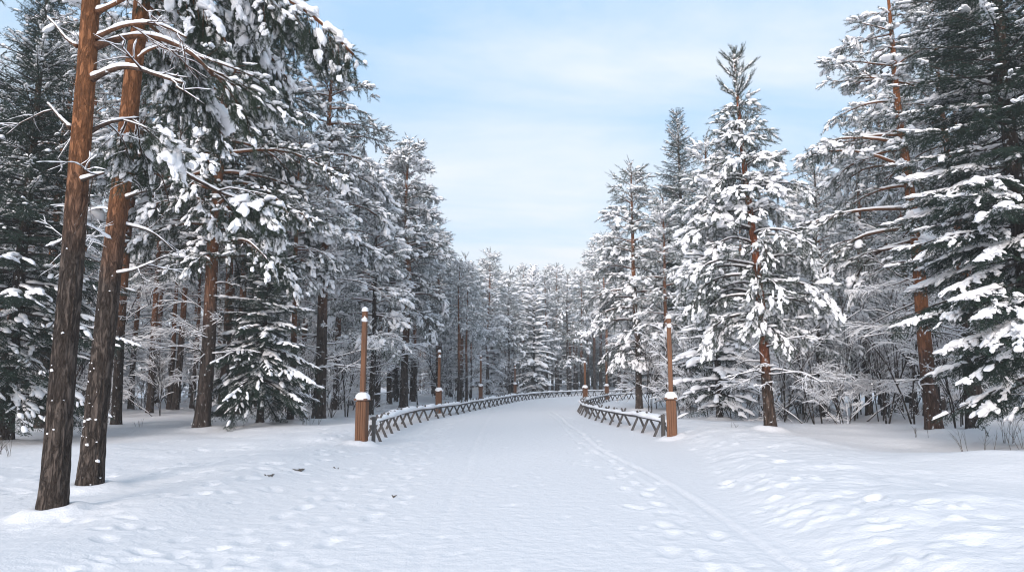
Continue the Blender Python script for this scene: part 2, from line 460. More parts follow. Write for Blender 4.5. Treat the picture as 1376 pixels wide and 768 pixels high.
def pine(seed, H, r0, cb, Lmax, name='pine_tree', label='', lean=(0, 0), whorl=.55, far=False, fine=False, dens=1.0, snow=.75, bl=1.0,
         gap=True, dead=8, bark=BARK, droop=(.95, .35), el=(.05, .75), spr=(.26, .40), peak=.22, top_shoots=False, bend=.15, num=(4, 6), limb=BARK_LIMB, gapf=.42, k=14, zmin_gap=.75, gapw=.55, ppow=.72):
    t = Tree(seed, far); rng = t.rng
    make_trunk(t, H, r0, lean, bend, k if not far else 9, 26 if not far else 16)
    z = cb; az = rng.uniform(0, 6.28); Ht = H - 1.25 if top_shoots else H
    while z < Ht - (.1 if top_shoots else .35):
        u = (z - cb) / (Ht - cb)
        prof = (.62 + .38 * min(1, u / peak)) if u < peak else ((1 - u) / (1 - peak)) ** ppow
        for i in range(rng.integers(num[0], num[1] + 1)):
            az += 2 * PI / 4.6 + rng.normal(0, .35)
            L = (Lmax * prof * rng.uniform(.62, 1.12) + .18)
            if rng.random() < .12: L *= .5
            g = math.cos(az + PI / 2)           # 1 when it points at the camera side
            if gap and g > gapw and u < zmin_gap: L *= gapf
            e = el[0] + (el[1] - el[0]) * u ** 1.3 + rng.normal(0, .13)
            p, r = trunk_at(t, z + rng.uniform(-.12, .12))
            dr = droop[0] + (droop[1] - droop[0]) * u + rng.normal(0, .12)
            pts = grow(rng, p, az, e, L, 7 if not far else 5, dr, .10, .05, .35)
            pine_branch(t, pts, min(r * .42, .018 + .014 * L), L, dens * (1.0 if L > 1.0 else 1.2), spr, snow, .30 if L > 1.5 else .2, bl)
        z += whorl * rng.uniform(.75, 1.25)
    # leader
    p, r = trunk_at(t, H - .02)
    if top_shoots:          # bare upright tip: bottle-brush leader with two whorls of rising shoots
        for zz in np.arange(H - 2.1, H + .02, .06):
            for _ in range(3): t.spray(trunk_at(t, zz)[0], dir_of(rng.uniform(0, 6.28), rng.uniform(.8, 1.4)), .29)
            if rng.random() < .8: t.blob(trunk_at(t, zz)[0] + np.array([rng.normal(0, .04), -.02 + rng.normal(0, .04), 0]), dir_of(rng.uniform(0, 6.28), .6), .05 * rng.uniform(.7, 1.6), .03, .03)
        for zz, m, L0 in ((H - 1.25, 5, .62), (H - .72, 5, .50), (H - .30, 3, .30)):
            a0 = rng.uniform(0, 6.28)
            for i in range(m):
                pts = grow(rng, trunk_at(t, zz)[0], a0 + i * 6.28 / m + rng.normal(0, .2), rng.uniform(.55, .85), L0 * rng.uniform(.8, 1.15), 4, -.25)
                t.br.tube(pts, np.linspace(.016, .008, 5), 4)
                for q in np.linspace(.1, .98, 14):
                    pp, d = interp(pts, q); t.spray(pp, d + rng.normal(0, .15, 3), .25)
                    if rng.random() < .75: t.blob(pp + rng.normal(0, .015, 3) + np.array([0, 0, .02]), d, .045 * rng.uniform(.7, 1.6), .026, .022)
    else:
        for i in range(4):
            a_ = rng.uniform(0, 6.28); L = rng.uniform(.3, .5)
            pts = grow(rng, trunk_at(t, H - .12 - .1 * (i % 3))[0], a_, rng.uniform(.75, 1.1), L, 4, .05)
            t.br.tube(pts, np.linspace(.016, .006, 5), 4)
            for q in np.linspace(.2, .98, 5): pp, d = interp(pts, q); t.spray(pp, d, spr[0] * .75)
            if rng.random() < .5: t.blob(pts[-2], dir_of(a_, .5), .09, .06, .05)
        for q in np.linspace(0, 1, 8): t.spray(p - np.array([0, 0, .9 * (1 - q)]), np.array([rng.normal(0, .1), rng.normal(0, .1), 1.0]), spr[0] * .8)
    # dead twigs under the crown
    for i in range(dead):
        zz = rng.uniform(max(.9, cb * .30), cb * 1.05); p, r = trunk_at(t, zz)
        t.twig(p, rng.uniform(0, 6.28), rng.normal(.05, .25), rng.uniform(.6, 1.9) * min(1, Lmax / 2.5), .016 + .01 * rng.random(), 2 if not far else 1, .35, 4, .014)
    spt = SPRAY_PINE_FAR if far else (SPRAY_PINE_FINE if fine else SPRAY_PINE)
    o = t.finish(name, label, 'pine tree', spt, PINE_N, bark, limb, 2 if fine else 1)
    print(name, seed, t.nfaces)
    return o

def spruce(seed, H, r0, cb, Lmax, name='spruce_tree', label='', whorl=.32, far=False, dens=1.0, snow=.8, bl=1.0, gap=False, el=(-.25, .45), num=(5, 7), blob=1, tip=.35, spr=(.34, .55), power=.85, top_bare=0.0, ljit=(.7, 1.12)):
    t = Tree(seed, far); rng = t.rng; t.fine = blob == 2
    make_trunk(t, H, r0, (0, 0), .06, 12 if not far else 8, 20)
    z = cb; az = rng.uniform(0, 6.28)
    while z < H - .2:
        u = (z - cb) / (H - cb)
        for i in range(rng.integers(num[0], num[1] + 1)):
            az += 2 * PI / 5.4 + rng.normal(0, .3)
            L = (Lmax * (1 - u) ** power * min(1, .7 + u * 3) * rng.uniform(*ljit) + .12)
            if gap and math.cos(az + PI / 2) > .6: L *= .6
            e = el[0] + (el[1] - el[0]) * u + rng.normal(0, .08)
            p, r = trunk_at(t, z + rng.uniform(-.1, .1))
            n = 6 if not far else 4
            pts = grow(rng, p, az, e + .1, L, n, .5 * (1 - u), .05, .03, tip * (1 - u * .5))
            rb = min(r * .4, .012 + .010 * L)
            t.br.tube(pts, np.linspace(rb, .005, n + 1), 5 if not far else 3)
            spruce_branch(t, pts, L, dens, snow * (1 - top_bare * min(1, u * 2.2)), bl, spr)
        z += whorl * rng.uniform(.75, 1.25) * (1 - .35 * u)
    p, r = trunk_at(t, H - .02)
    for q in np.linspace(0, 1, 7): t.spray(p - np.array([0, 0, .7 * (1 - q)]), np.array([rng.normal(0, .12), rng.normal(0, .12), 1.0]), .22)
    for i in range(8):
        zz = rng.uniform(.5, max(1, cb)); p, r = trunk_at(t, zz)
        t.twig(p, rng.uniform(0, 6.28), rng.normal(-.15, .2), rng.uniform(.5, 1.2), .012, 1, .3, 3, .012)
    o = t.finish(name, label, 'spruce tree', SPRAY_SPRUCE_FAR if far else SPRAY_SPRUCE, SPRUCE_N, BARK_DARK, BARK_TWIG, blob)
    print(name, seed, t.nfaces)
    return o
def spruce_branch(t, pts, L, dens, snow, bl, spr=(.34, .55)):
    rng = t.rng
    step = (.13 if not t.far else .24) / dens
    x = min(.22 * L, .35); sg = 1
    snowy = rng.random() < snow + .25; bl = bl * min(1, snow + .2)
    while x < L:
        u = x / L; q, d = interp(pts, min(u, .999)); sg = -sg
        az = math.atan2(d[1], d[0]); l2 = min((.34 * L * (1.05 - u) + .12), 1.0) * rng.uniform(.7, 1.2)
        e0 = math.asin(np.clip(d[2], -1, 1))
        # side shoot: one spray when short, a small drooping twig when long
        a2 = az + sg * rng.uniform(.6, 1.0)
        if l2 < spr[1]:
            dd = dir_of(a2, e0 - rng.uniform(.05, .35)); t.spray(q, dd, max(l2, .2) * 1.1); ends = [(q, dd, max(l2, .2))]
        else:
            tw = grow(rng, q, a2, e0 - .08, l2, 3, .5, .08, .05); ends = []
            for w in (.35, .65, .97):
                pp, d2 = interp(tw, w); l = rng.uniform(*spr) * .8
                az2 = math.atan2(d2[1], d2[0]) + rng.normal(0, .4); el2 = math.asin(np.clip(d2[2], -1, 1)) - rng.uniform(0, .3)
                dd = dir_of(az2, el2); t.spray(pp, dd, l); ends.append((pp, dd, l))
                if rng.random() < .6: t.spray(pp, dir_of(az2 + rng.normal(0, .7), -rng.uniform(.6, 1.2)), l * .8)
        # curtain of hanging shoots
        for _c in range(rng.integers(0, 3)): t.spray(q, dir_of(a2 + rng.normal(0, .5), -rng.uniform(.8, 1.3)), rng.uniform(.2, .36))
        if snowy:
            for pp, dd, l in ends:
                ld = t.load(pp)
                if rng.random() < .9 * ld:
                    b = rng.lognormal(-.1, .35) * bl * (.6 + .4 * ld)
                    (t.clump if t.fine else t.blob)(pp + dd * l * .42 + np.array([0, 0, .05 * b]), dd, .42 * l * b ** .5, .085 * b * (.6 + l), .05 * b)
            ld = t.load(q)
            if rng.random() < .95 * ld:
                b = rng.lognormal(-.1, .35) * bl * (.6 + .4 * ld)
                w = .06 + .10 * (1 - u)
                (t.clump if t.fine else t.blob)(q + np.array([0, 0, .045 * b]), d, .20 * b, w * b, .062 * b)
        x += step * rng.uniform(.75, 1.25)
    q, d = interp(pts, .999); t.spray(q - d * .1, d, .36)
    if snowy: t.blob(q + d * .05 + np.array([0, 0, .04]), d, .22 * bl, .08 * bl, .055 * bl)

def sapling(seed, H, stems, name='snowy_sapling', label='', spread=.5, cat='sapling', snow=.034, arch=.6, depth=2, nch=(4, 7)):
    t = Tree(seed); rng = t.rng
    for i in range(stems):
        a = rng.uniform(0, 6.28); h = H * rng.uniform(.55, 1.05)
        p = np.array([math.cos(a), math.sin(a), 0]) * rng.uniform(0, .25) + np.array([0, 0, -.1])
        e = PI / 2 - abs(rng.normal(0, spread))
        t.twig(p, a, e, h, .008 + .0045 * h, depth, arch * rng.uniform(.5, 1.5), 5, snow, nch, .14)
    o = t.finish(name, label, cat, limb=BARK_TWIG); o.children[0].name = 'stems'
    print(name, seed, t.nfaces); return o
def birch(seed, H, label=''):
    t = Tree(seed); rng = t.rng
    make_trunk(t, H, .11, (rng.normal(0, .02), 0), .3, 9, 22)
    z = H * .35
    while z < H * .97:
        p, r = trunk_at(t, z); u = z / H
        t.twig(p, rng.uniform(0, 6.28), rng.uniform(.6, 1.05), (1 - u) * H * .38 + .5, r * .45, 3, .1, 4, 0, (4, 6), .10)
        z += .42
    o = t.finish('birch_tree', label, 'birch tree', bark=BARK_TWIG, limb=BARK_TWIG); print('birch', t.nfaces); return o

def children(o): return [c for c in bpy.data.objects if c.parent == o]
KIDS = {}
def kids(o):
    if o.name not in KIDS: KIDS[o.name] = list(o.children)
    return KIDS[o.name]
def copy_tree(o, parent=None):
    c = o.copy(); COL.objects.link(c)
    if parent is not None: c.parent = parent
    for ch in kids(o): copy_tree(ch, c)
    return c

# ------------------------------------------------------------------ paths of the road edges
LF = [(-3.45, 17.0), (-3.62, 19.5), (-3.60, 23.7), (-2.95, 29.0), (-1.56, 37.6), (.65, 50), (3.3, 59), (8.2, 67), (13.5, 72), (22, 76)]
RF = [(4.06, 18.5), (4.14, 19.4), (3.95, 21.3), (3.62, 23.6), (3.36, 26.7), (3.24, 29.3), (3.36, 33.2), (3.95, 37.6), (4.6, 40.5), (5.5, 44.2), (7.0, 49.5), (10.0, 55), (16, 60), (24, 64)]
def resample(pts, step):
    P = np.array(pts, float)
    # Catmull-Rom
    Q = []
    E = np.concatenate([[2 * P[0] - P[1]], P, [2 * P[-1] - P[-2]]])
    for i in range(1, len(E) - 2):
        for t in np.linspace(0, 1, 24, endpoint=False):
            a, b, c, d = E[i - 1], E[i], E[i + 1], E[i + 2]
            Q.append(.5 * ((2 * b) + (-a + c) * t + (2 * a - 5 * b + 4 * c - d) * t * t + (-a + 3 * b - 3 * c + d) * t ** 3))
    Q.append(P[-1]); Q = np.array(Q)
    s = np.concatenate([[0], np.cumsum(np.linalg.norm(np.diff(Q, axis=0), axis=1))])
    n = int(s[-1] / step); x = np.arange(n + 1) * step
    return np.stack([np.interp(x, s, Q[:, 0]), np.interp(x, s, Q[:, 1])], -1)

# ------------------------------------------------------------------ ground
def sstep(a, b, x):
    t = np.clip((x - a) / (b - a), 0, 1); return t * t * (3 - 2 * t)
LFs = resample(LF, .5); RFs = resample(RF, .5)
def left_edge(y):
    yy = np.clip(y, 17, 76); e = np.interp(yy, LFs[:, 1], LFs[:, 0])
    return np.where(y < 17, -3.3 - (17 - y) * .008, e)
def right_edge(y):
    yy = np.clip(y, 18.2, 64); e = np.interp(yy, RFs[:, 1], RFs[:, 0])
    return np.where(y < 18.2, 2.55 + 1.5 * sstep(6, 18, y), e)
BASES = []          # (x, y, radius) of the trunks: snow piles up round them
def gh(x, y):
    x = np.asarray(x, float); y = np.asarray(y, float)
    le = left_edge(y); re = right_edge(y)
    dl = le - x; dr = x - re
    h = .05 * fbm2(x, y, .12, 3.0, 3)
    off = np.maximum(dl, dr)
    out = sstep(-.3, 1.5, off)
    h = h * (.25 + .75 * out)
    h = h + out * (.09 * fbm2(x, y, .35, 8.0, 3) + .018 * fbm2(x * .6 + y * .3, y * 1.6, .8, 21., 3))
    # ploughed bank beside the track, right side higher
    near = 1 - sstep(20, 34, y)
    h = h + sstep(-.15, .9, dr) * .17 * near + .20 * np.exp(-((dr - 1.9) / 1.3) ** 2) * near * (1 - .6 * sstep(12, 20, y))
    h = h + .12 * np.exp(-((dl - .9) / .9) ** 2) * near + sstep(.2, 2.2, dl) * .06
    h = h + near * sstep(.0, .5, dr) * (1 - sstep(2.0, 4.2, dr)) * .018 * fbm2(x, y, 3.2, 31., 3)
    # crest further right, with a hollow under the spruces
    h = h + .20 * np.exp(-((y - 11.5 - .25 * (x - 8)) / 1.8) ** 2) * sstep(5, 8, x) - .12 * sstep(6.5, 9, x) * np.exp(-((y - 15.5) / 2.0) ** 2)
    h = h + .3 * sstep(60, 160, y) * out
    return h
def gz(x, y):
    return float(gh(np.array([x]), np.array([y]))[0])

def build_ground(weeds=None):
    xs = np.concatenate([-np.geomspace(9, 320, 90)[::-1], np.arange(-8.95, 11, .045), np.geomspace(11, 320, 90)])
    ys = np.concatenate([np.linspace(-60, 2.2, 40)[:-1], np.geomspace(2.2, 70, 640)[:-1], np.geomspace(70, 420, 70)])
    X, Y = np.meshgrid(xs, ys)
    Z = gh(X, Y)
    rng = np.random.default_rng(77)
    def stamp(x, y, L, W, a, dep, rim=.35):
        r = max(L, W) * 3
        i0, i1 = np.searchsorted(xs, [x - r, x + r]); j0, j1 = np.searchsorted(ys, [y - r, y + r])
        if i1 <= i0 or j1 <= j0: return
        sx = X[j0:j1, i0:i1] - x; sy = Y[j0:j1, i0:i1] - y
        u = (sx * math.cos(a) + sy * math.sin(a)) / L; v = (-sx * math.sin(a) + sy * math.cos(a)) / W
        q = u * u + v * v
        Z[j0:j1, i0:i1] += -dep * np.exp(-q ** 1.6) + dep * rim * np.exp(-((np.sqrt(q) - 1.55) / .45) ** 2)
    def track(pts, step, dep, spread, L=.15, W=.07, n_side=.1):
        P = resample(pts, step)
        for i in range(len(P) - 1):
            d = P[i + 1] - P[i]; a = math.atan2(d[1], d[0]); s_ = n_side if i % 2 else -n_side
            x = P[i, 0] - math.sin(a) * s_ + rng.normal(0, spread); y = P[i, 1] + math.cos(a) * s_ + rng.normal(0, spread)
            stamp(x, y, L * rng.uniform(.85, 1.2), W * rng.uniform(.9, 1.3), a + rng.normal(0, .2), dep * rng.uniform(.5, 1.2))
    # trodden line along the left side of the road
    for off in (-.0, .35, .75, 1.0):
        track([(-2.6 + off, 3.2), (-2.65 + off, 8), (-2.7 + off, 14), (-2.75 + off * .9, 20), (-2.8 + off * .7, 26), (-1.3 + off, 36)], .62, .020, .10)
    # line of steps along the right, inside the rut
    for off in (0, .3):
        track([(1.45 + off, 3.6), (1.6 + off, 7), (1.7 + off, 11), (1.75 + off, 16), (1.8 + off, 22), (2.3, 30)], .6, .028, .08)
    # walkers' trails across the field at left
    track([(-8.5, 8.2), (-6.6, 10.6), (-5.2, 13.5), (-4.4, 17.2), (-6.0, 21)], .55, .042, .16, .14, .065, .14)
    track([(-9, 6.4), (-6.2, 7.4), (-4.6, 9.5), (-3.8, 13), (-3.7, 16)], .55, .04, .2, .14, .065, .14)
    track([(-4.2, 3.4), (-3.7, 5.5), (-2.4, 7.2)], .6, .03, .1, .13, .06, .12)
    for i in range(320):
        x = rng.uniform(-9, -3.0); y = rng.uniform(4.5, 21); stamp(x, y, rng.uniform(.06, .22), rng.uniform(.04, .10), rng.uniform(0, 3), rng.uniform(.006, .026))
    for i in range(900):            # old prints packed into the road
        y = math.exp(rng.uniform(math.log(3), math.log(32))); x = rng.uniform(-2.9, 2.3)
        stamp(x, y, rng.uniform(.07, .15), rng.uniform(.035, .06), PI / 2 + rng.normal(0, .35), rng.uniform(-.006, .013), .3)
    # lumps and holes on the right bank
    for i in range(420):
        y = rng.uniform(3.5, 20); x = float(right_edge(np.array([y]))[0]) + abs(rng.normal(.0, 1.1)) + .1
        stamp(x, y, rng.uniform(.05, .15), rng.uniform(.04, .09), rng.uniform(0, 3), rng.uniform(-.03, .028), .2)
    for x, y in ((3.15, 10.3), (3.9, 7.6)): stamp(x, y, .13, .08, 1.0, .07)
    # rut of a ski or sledge runner on the right, two faint ones on the road
    def rut(f, w, dep, brk):
        yy = Y[:, 0]; rows = np.nonzero((yy > 2) & (yy < 34))[0]
        for j in rows:
            y = yy[j]; c = f(y); i0, i1 = np.searchsorted(xs, [c - .5, c + .5])
            k = 1 - brk * (.5 + .5 * float(noise2(np.array([y * 2.3]), np.array([c]), 1.0, 4.)[0]))
            Z[j, i0:i1] += -dep * k * np.exp(-((xs[i0:i1] - c) / w) ** 2) + dep * .5 * k * np.exp(-((xs[i0:i1] - c - 2.3 * w) / w) ** 2)
    rut(lambda y: 2.42 - .45 * float(sstep(7, 19, np.array(y))) + .05 * math.sin(y * .7), .038, .042, .8)
    rut(lambda y: 2.10 - .40 * float(sstep(7, 19, np.array(y))) + .05 * math.sin(y * .5 + 1), .04, .018, .8)
    rut(lambda y: -.9 + .1 * math.sin(y * .2), .06, .012, .6)
    for bx, by, br in BASES:
        r = br * 5 + .5
        i0, i1 = np.searchsorted(xs, [bx - r, bx + r]); j0, j1 = np.searchsorted(ys, [by - r, by + r])
        if i1 <= i0 or j1 <= j0: continue
        d = np.hypot(X[j0:j1, i0:i1] - bx, Y[j0:j1, i0:i1] - by)
        Z[j0:j1, i0:i1] += .09 * np.exp(-((d - br * 1.6) / (br * 1.3)) ** 2) * (1 + .4 * noise2(X[j0:j1, i0:i1], Y[j0:j1, i0:i1], 2., 3.))
    mb = MB(); ny, nx = X.shape
    i = np.arange(ny - 1)[:, None] * nx; j = np.arange(nx - 1)[None]
    q = np.stack([i + j, i + j + 1, i + nx + j + 1, i + nx + j], -1).reshape(-1, 4)
    mb.add(np.stack([X, Y, Z], -1), q)
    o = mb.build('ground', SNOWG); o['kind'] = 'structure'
    return o

# ------------------------------------------------------------------ placing
PLACED = []
def place(o, x, y, s=1.0, rz=0.0, label=None, group=None, sink=0.0, base=None):
    o.location = (x, y, gz(x, y) - sink); o.rotation_euler = (0, 0, rz); o.scale = (s, s, s)
    if label: o['label'] = label
    if group: o['group'] = group
    elif 'group' in o.keys(): del o['group']
    if base: BASES.append((x, y, base))
    PLACED.append((x, y))
    return o
def px_x(px, Y): return (px - CX) / F * Y * (1 / math.cos(TH)) * math.cos(TH)

HAZE = .0017
# ------------------------------------------------------------------ near pines at the left (hand-shaped limbs)
def near_pine(seed, Y, line, widths, limbs, label, crown_z, H, flecks):
    t = Tree(seed); rng = t.rng
    x0, y0, _ = at(line[0][0], line[0][1], Y)
    g = gz(x0, y0); org = np.array([x0, y0, g])
    P = np.array([at(px, py, Y) - org for px, py in line])
    P = P[np.argsort(P[:, 2])]
    d = (P[-1] - P[-2]) / (P[-1, 2] - P[-2, 2])
    zz = P[-1, 2]
    top = [P[-1] + np.array([d[0] * .6 * k, .02 * k, k]) for k in np.linspace(1, H - zz, 6)]
    P = np.vstack([[P[0] + (P[0] - P[1]) / abs(P[1, 2] - P[0, 2]) * .35], P, top])
    rad = np.concatenate([[widths[0]], widths, np.linspace(widths[-1], .03, 7)[1:]])
    # dense stem with furrowed surface
    z = np.concatenate([np.linspace(P[0, 2], min(zz + .4, 7), 260), np.linspace(min(zz + .4, 7), P[-1, 2], 20)[1:]])
    Q = np.stack([np.interp(z, P[:, 2], P[:, 0]), np.interp(z, P[:, 2], P[:, 1]), z], -1)
    kk = np.ones(15) / 15.0
    for c in range(2):
        pad = np.concatenate([np.full(7, Q[0, c]), Q[:, c], np.full(7, Q[-1, c])]); Q[:, c] = np.convolve(pad, kk, 'valid')
    rr = np.interp(z, P[:, 2], rad) + .025 * np.exp(-np.maximum(z, 0) / .18)
    k = 72; a = np.arange(k) * 2 * PI / k
    ca, sa, zc = np.cos(a)[None] + 0 * z[:, None], np.sin(a)[None] + 0 * z[:, None], z[:, None] + 0 * a[None]
    rough = np.clip(1.25 - z / 5.5, .30, 1)[:, None]
    f1 = noise3(np.stack([ca * 5.5 + seed, sa * 5.5, zc * 2.2], -1)); f2 = noise3(np.stack([ca * 11 + seed, sa * 11, zc * 8], -1))
    f0 = noise3(np.stack([ca * 1.3 + seed, sa * 1.3, zc * .8], -1))
    jit = 1 + .05 * f0 + rough * (.075 * (1 - np.abs(f1) * 2.2) + .035 * f2)
    t.trunk.tube(Q, rr, k, 0, True, 1.0, jit)
    t.P = Q; t.z = z; t.rad = rr; t.H = P[-1, 2]
    for _ in range(flecks):         # wind-blown snow caught in the bark
        zf = rng.uniform(.05, 1) ** 1.3 * 3.2; p, r_ = trunk_at(t, zf); af = rng.normal(-1.9, .7)
        q = p + np.array([math.cos(af), math.sin(af), 0]) * r_ * 1.02; s_ = rng.lognormal(-.1, .75) * .008
        t.blob(q, np.array([-math.sin(af), math.cos(af), rng.normal(0, .3)]), s_ * 1.3, s_ * .8, s_)
    for pts, r, kind in limbs:
        W = np.array([at(px, py, Y + dy) - org for px, py, dy in pts])
        m = resample3(W, .12)
        m = m + .018 * np.stack([noise3(m * 2.2 + seed + 5 * c) for c in range(3)], -1)
        rads = np.linspace(r, r * .45, len(m)); rads[0] *= 1.35; rads[1] *= 1.1
        if kind in ('bare', 'tuft'):
            t.br.tube(m, rads, 10)
            ridge(t.sn, rng, m, rads, .020, 8)
            for i in range(rng.integers(2, 4)):
                q, d = interp(m, rng.uniform(.3, .97))
                t.twig(q, math.atan2(d[1], d[0]) + rng.choice([-1, 1]) * rng.uniform(.4, 1.2), rng.normal(.0, .4), rng.uniform(.35, .9), r * .35, 1, .3, 5, .010)
        if kind == 'tuft':
            L = .9
            for i in range(4):
                q, d = interp(m, 1 - .07 * i - .001)
                az = math.atan2(d[1], d[0]) + rng.normal(0, .7)
                bp = grow(rng, q, az, rng.normal(-.2, .2), rng.uniform(.6, 1.1), 4, .5)
                pine_branch(t, bp, r * .4, .9, 1.5, (.20, .30), .40, .1, .75)
        if kind == 'leafy':
            L = float(np.sum(np.linalg.norm(np.diff(m, axis=0), axis=1)))
            mm = m[np.linspace(0, len(m) - 1, 9).astype(int)]
            t.br.tube(m, rads, 8); ridge(t.sn, rng, m, rads, .03, 8)
            pine_branch(t, mm, r * .3, L, 2.1, (.22, .34), .28, .25, .85, .34, -.5)
            for u in np.arange(.3, 1.0, .05):
                q, d = interp(mm, min(u, .995)); b_ = rng.lognormal(0, .3)
                if rng.random() < .8: t.clump(q + np.array([0, 0, .05]), d, .15 * b_, .11 * b_, .085 * b_)
    # crown far above the frame
    zt = crown_z; az = 0
    while zt < t.H - .5:
        u = (zt - crown_z) / (t.H - crown_z)
        for i in range(4):
            az += 1.4 + rng.normal(0, .3); p, r = trunk_at(t, zt)
            L = (1.9 * (1 - u) ** .7 + .4) * rng.uniform(.7, 1.1)
            pts = grow(rng, p, az, .1 + .6 * u, L, 6, .7, .1, .05, .3)
            pine_branch(t, pts, .03, L, .9, (.28, .40), .3, .35)
        zt += .8
    o = t.finish('pine_tree', label, 'pine tree', SPRAY_PINE_FINE, PINE_N, BARK_NEAR, BARK_LIMB, 2)
    print('near', t.nfaces)
    o.location = org; BASES.append((x0, y0, widths[0])); PLACED.append((x0, y0))
    # children were built relative to the base already
    return o
def resample3(P, step):
    E = np.concatenate([[2 * P[0] - P[1]], P, [2 * P[-1] - P[-2]]]); Q = []
    for i in range(1, len(E) - 2):
        for t in np.linspace(0, 1, 12, endpoint=False):
            a, b, c, d = E[i - 1], E[i], E[i + 1], E[i + 2]
            Q.append(.5 * ((2 * b) + (-a + c) * t + (2 * a - 5 * b + 4 * c - d) * t * t + (-a + 3 * b - 3 * c + d) * t ** 3))
    Q.append(P[-1]); Q = np.array(Q); s = np.concatenate([[0], np.cumsum(np.linalg.norm(np.diff(Q, axis=0), axis=1))])
    n = max(4, int(s[-1] / step)); x = np.linspace(0, s[-1], n + 1)
    return np.stack([np.interp(x, s, Q[:, c]) for c in range(3)], -1)

near_pine(101, 8.1, [(70, 688), (78, 600), (85, 500), (93, 400), (101, 300), (108, 200), (116, 100), (122, 0)],
          [.140, .133, .127, .122, .117, .110, .104, .097],
          [([(130, 52, 0), (161, 35, -.1), (193, 31, -.2), (222, 36, -.25), (250, 52, -.3)], .026, 'bare'),
           ([(128, 64, 0), (161, 52, .15), (193, 49, .3), (229, 57, .4), (260, 74, .5), (286, 102, .6)], .042, 'tuft'),
           ([(122, 108, 0), (156, 93, -.2), (182, 91, -.35), (213, 101, -.45), (250, 113, -.5)], .034, 'bare'),
           ([(116, 182, 0), (150, 164, .2), (186, 159, .5)], .030, 'tuft'),
           ([(94, 172, 0), (80, 156, .3), (64, 138, .6)], .022, 'bare'),
           ([(104, 62, 0), (84, 45, .3), (63, 22, .7)], .020, 'bare'),
           ([(130, 18, 0), (150, 8, -.1), (185, -14, -.2)], .026, 'bare'),
           ([(104, 243, 0), (122, 238, -.2), (140, 233, -.4)], .024, 'bare'),
           ([(98, 306, 0), (84, 322, .4), (62, 330, .8)], .014, 'bare'),
           ([(103, 300, 0), (125, 306, .3), (150, 322, .7)], .012, 'bare')],
          'thick leaning pine nearest the viewer, arching bare limbs and orange bark above grey foot', 7.6, 13.5, 14)
near_pine(102, 10.2, [(121, 650), (128, 570), (137, 480), (147, 380), (158, 290), (170, 190), (180, 90), (190, 0)],
          [.158, .151, .145, .139, .135, .131, .125, .118],
          [([(178, 210, 0), (208, 211, -.1), (234, 224, -.2), (271, 245, -.3), (302, 260, -.3), (330, 268, -.3)], .040, 'tuft'),
           ([(166, 268, 0), (187, 258, -.2), (210, 253, -.4)], .024, 'bare'),
           ([(182, 83, 0), (201, 68, -.2), (226, 59, -.3)], .026, 'bare'),
           ([(160, 300, 0), (203, 312, .2), (236, 340, .4)], .020, 'bare'),
           ([(152, 367, 0), (180, 362, -.2), (206, 353, -.4)], .018, 'bare'),
           ([(164, 236, 0), (190, 225, .3), (215, 235, .7), (225, 270, .9)], .018, 'bare'),
           ([(192, -70, 0), (270, -58, .2), (330, -30, .4), (390, 2, .5), (440, 38, .5), (474, 74, .5)], .05, 'leafy'),
           ([(190, -40, 0), (250, -48, 1.0), (320, -30, 1.6), (380, 10, 2.0), (415, 50, 2.2)], .045, 'leafy'),
           ([(186, 20, 0), (240, 70, 1.5), (270, 120, 2.2), (300, 175, 2.8)], .035, 'leafy'),
           ([(190, 0, 0), (220, 30, 1.2), (240, 95, 2.4), (250, 160, 3.2)], .035, 'leafy'),
           ([(188, -20, 0), (240, -10, .8), (300, 20, 1.4), (350, 60, 1.8), (392, 112, 2.0)], .035, 'leafy'),
           ([(190, -60, 0), (230, -42, -.5), (272, 5, -.6), (305, 62, -.6)], .030, 'leafy'),
           ([(160, 290, 0), (140, 280, .8), (118, 284, 1.6)], .014, 'bare')],
          'second thick pine from the left, snow-speckled foot, leaning right behind the nearest trunk', 7.8, 14.5, 55)

# ------------------------------------------------------------------ single trees one can point to
def X(px, Y): return float(at(px, HOR, Y)[0])
def put(o, px, Y, s=1.0, rz=0.0, label=None, group=None, base=None, sink=0.0):
    return place(o, X(px, Y), Y, s, rz, label, group, sink, base)

pC = pine(21, 15.5, .22, 5.2, 4.2, fine=True, dens=1.35, droop=(1.35, .5), el=(.12, .7), snow=.55, bl=.85, dead=12, num=(4, 6), whorl=.55, gapf=.75, spr=(.26, .38),
          label='pine with a wide drooping snowy crown over the left clearing, orange stem')
put(pC, 275, 21, 1, 0, base=.26)
pG = pine(22, 12.6, .19, 4.8, 2.9, droop=(1.3, .4), snow=1.25, bl=.95, dead=22, dens=1.3, spr=(.24, .36), label='broad snow-heavy pine above the first post on the left')
put(pG, 430, 25, 1.15, .4, base=.2)
pH = pine(23, 14.2, .21, 4.8, 3.0, droop=(1.3, .35), snow=1.25, bl=.9, dead=14, dens=1.05, spr=(.28, .42), label='tall pointed snowy pine standing behind the start of the left rail fence')
put(pH, 543, 35, 1, 0, base=.2)
sE = spruce(31, 6.0, .10, 1.0, 2.0, dens=1.5, bl=.7, snow=.7, num=(3, 5), el=(-.50, .3), whorl=.19, ljit=(.35, 1.3), power=.7, tip=.1, label='short dark young spruce with skirts of snow beside the wide drooping pine')
put(sE, 352, 22, 1, 0, base=.1)
sD = spruce(32, 12.5, .17, 1.3, 2.9, dens=1.2, bl=.85, snow=.7, ljit=(.5, 1.2), el=(-.35, .4), top_bare=.3, label='dark spruce at the left margin behind the two thick leaning pines')
put(sD, 14, 17.5, 1, 0, base=.18)

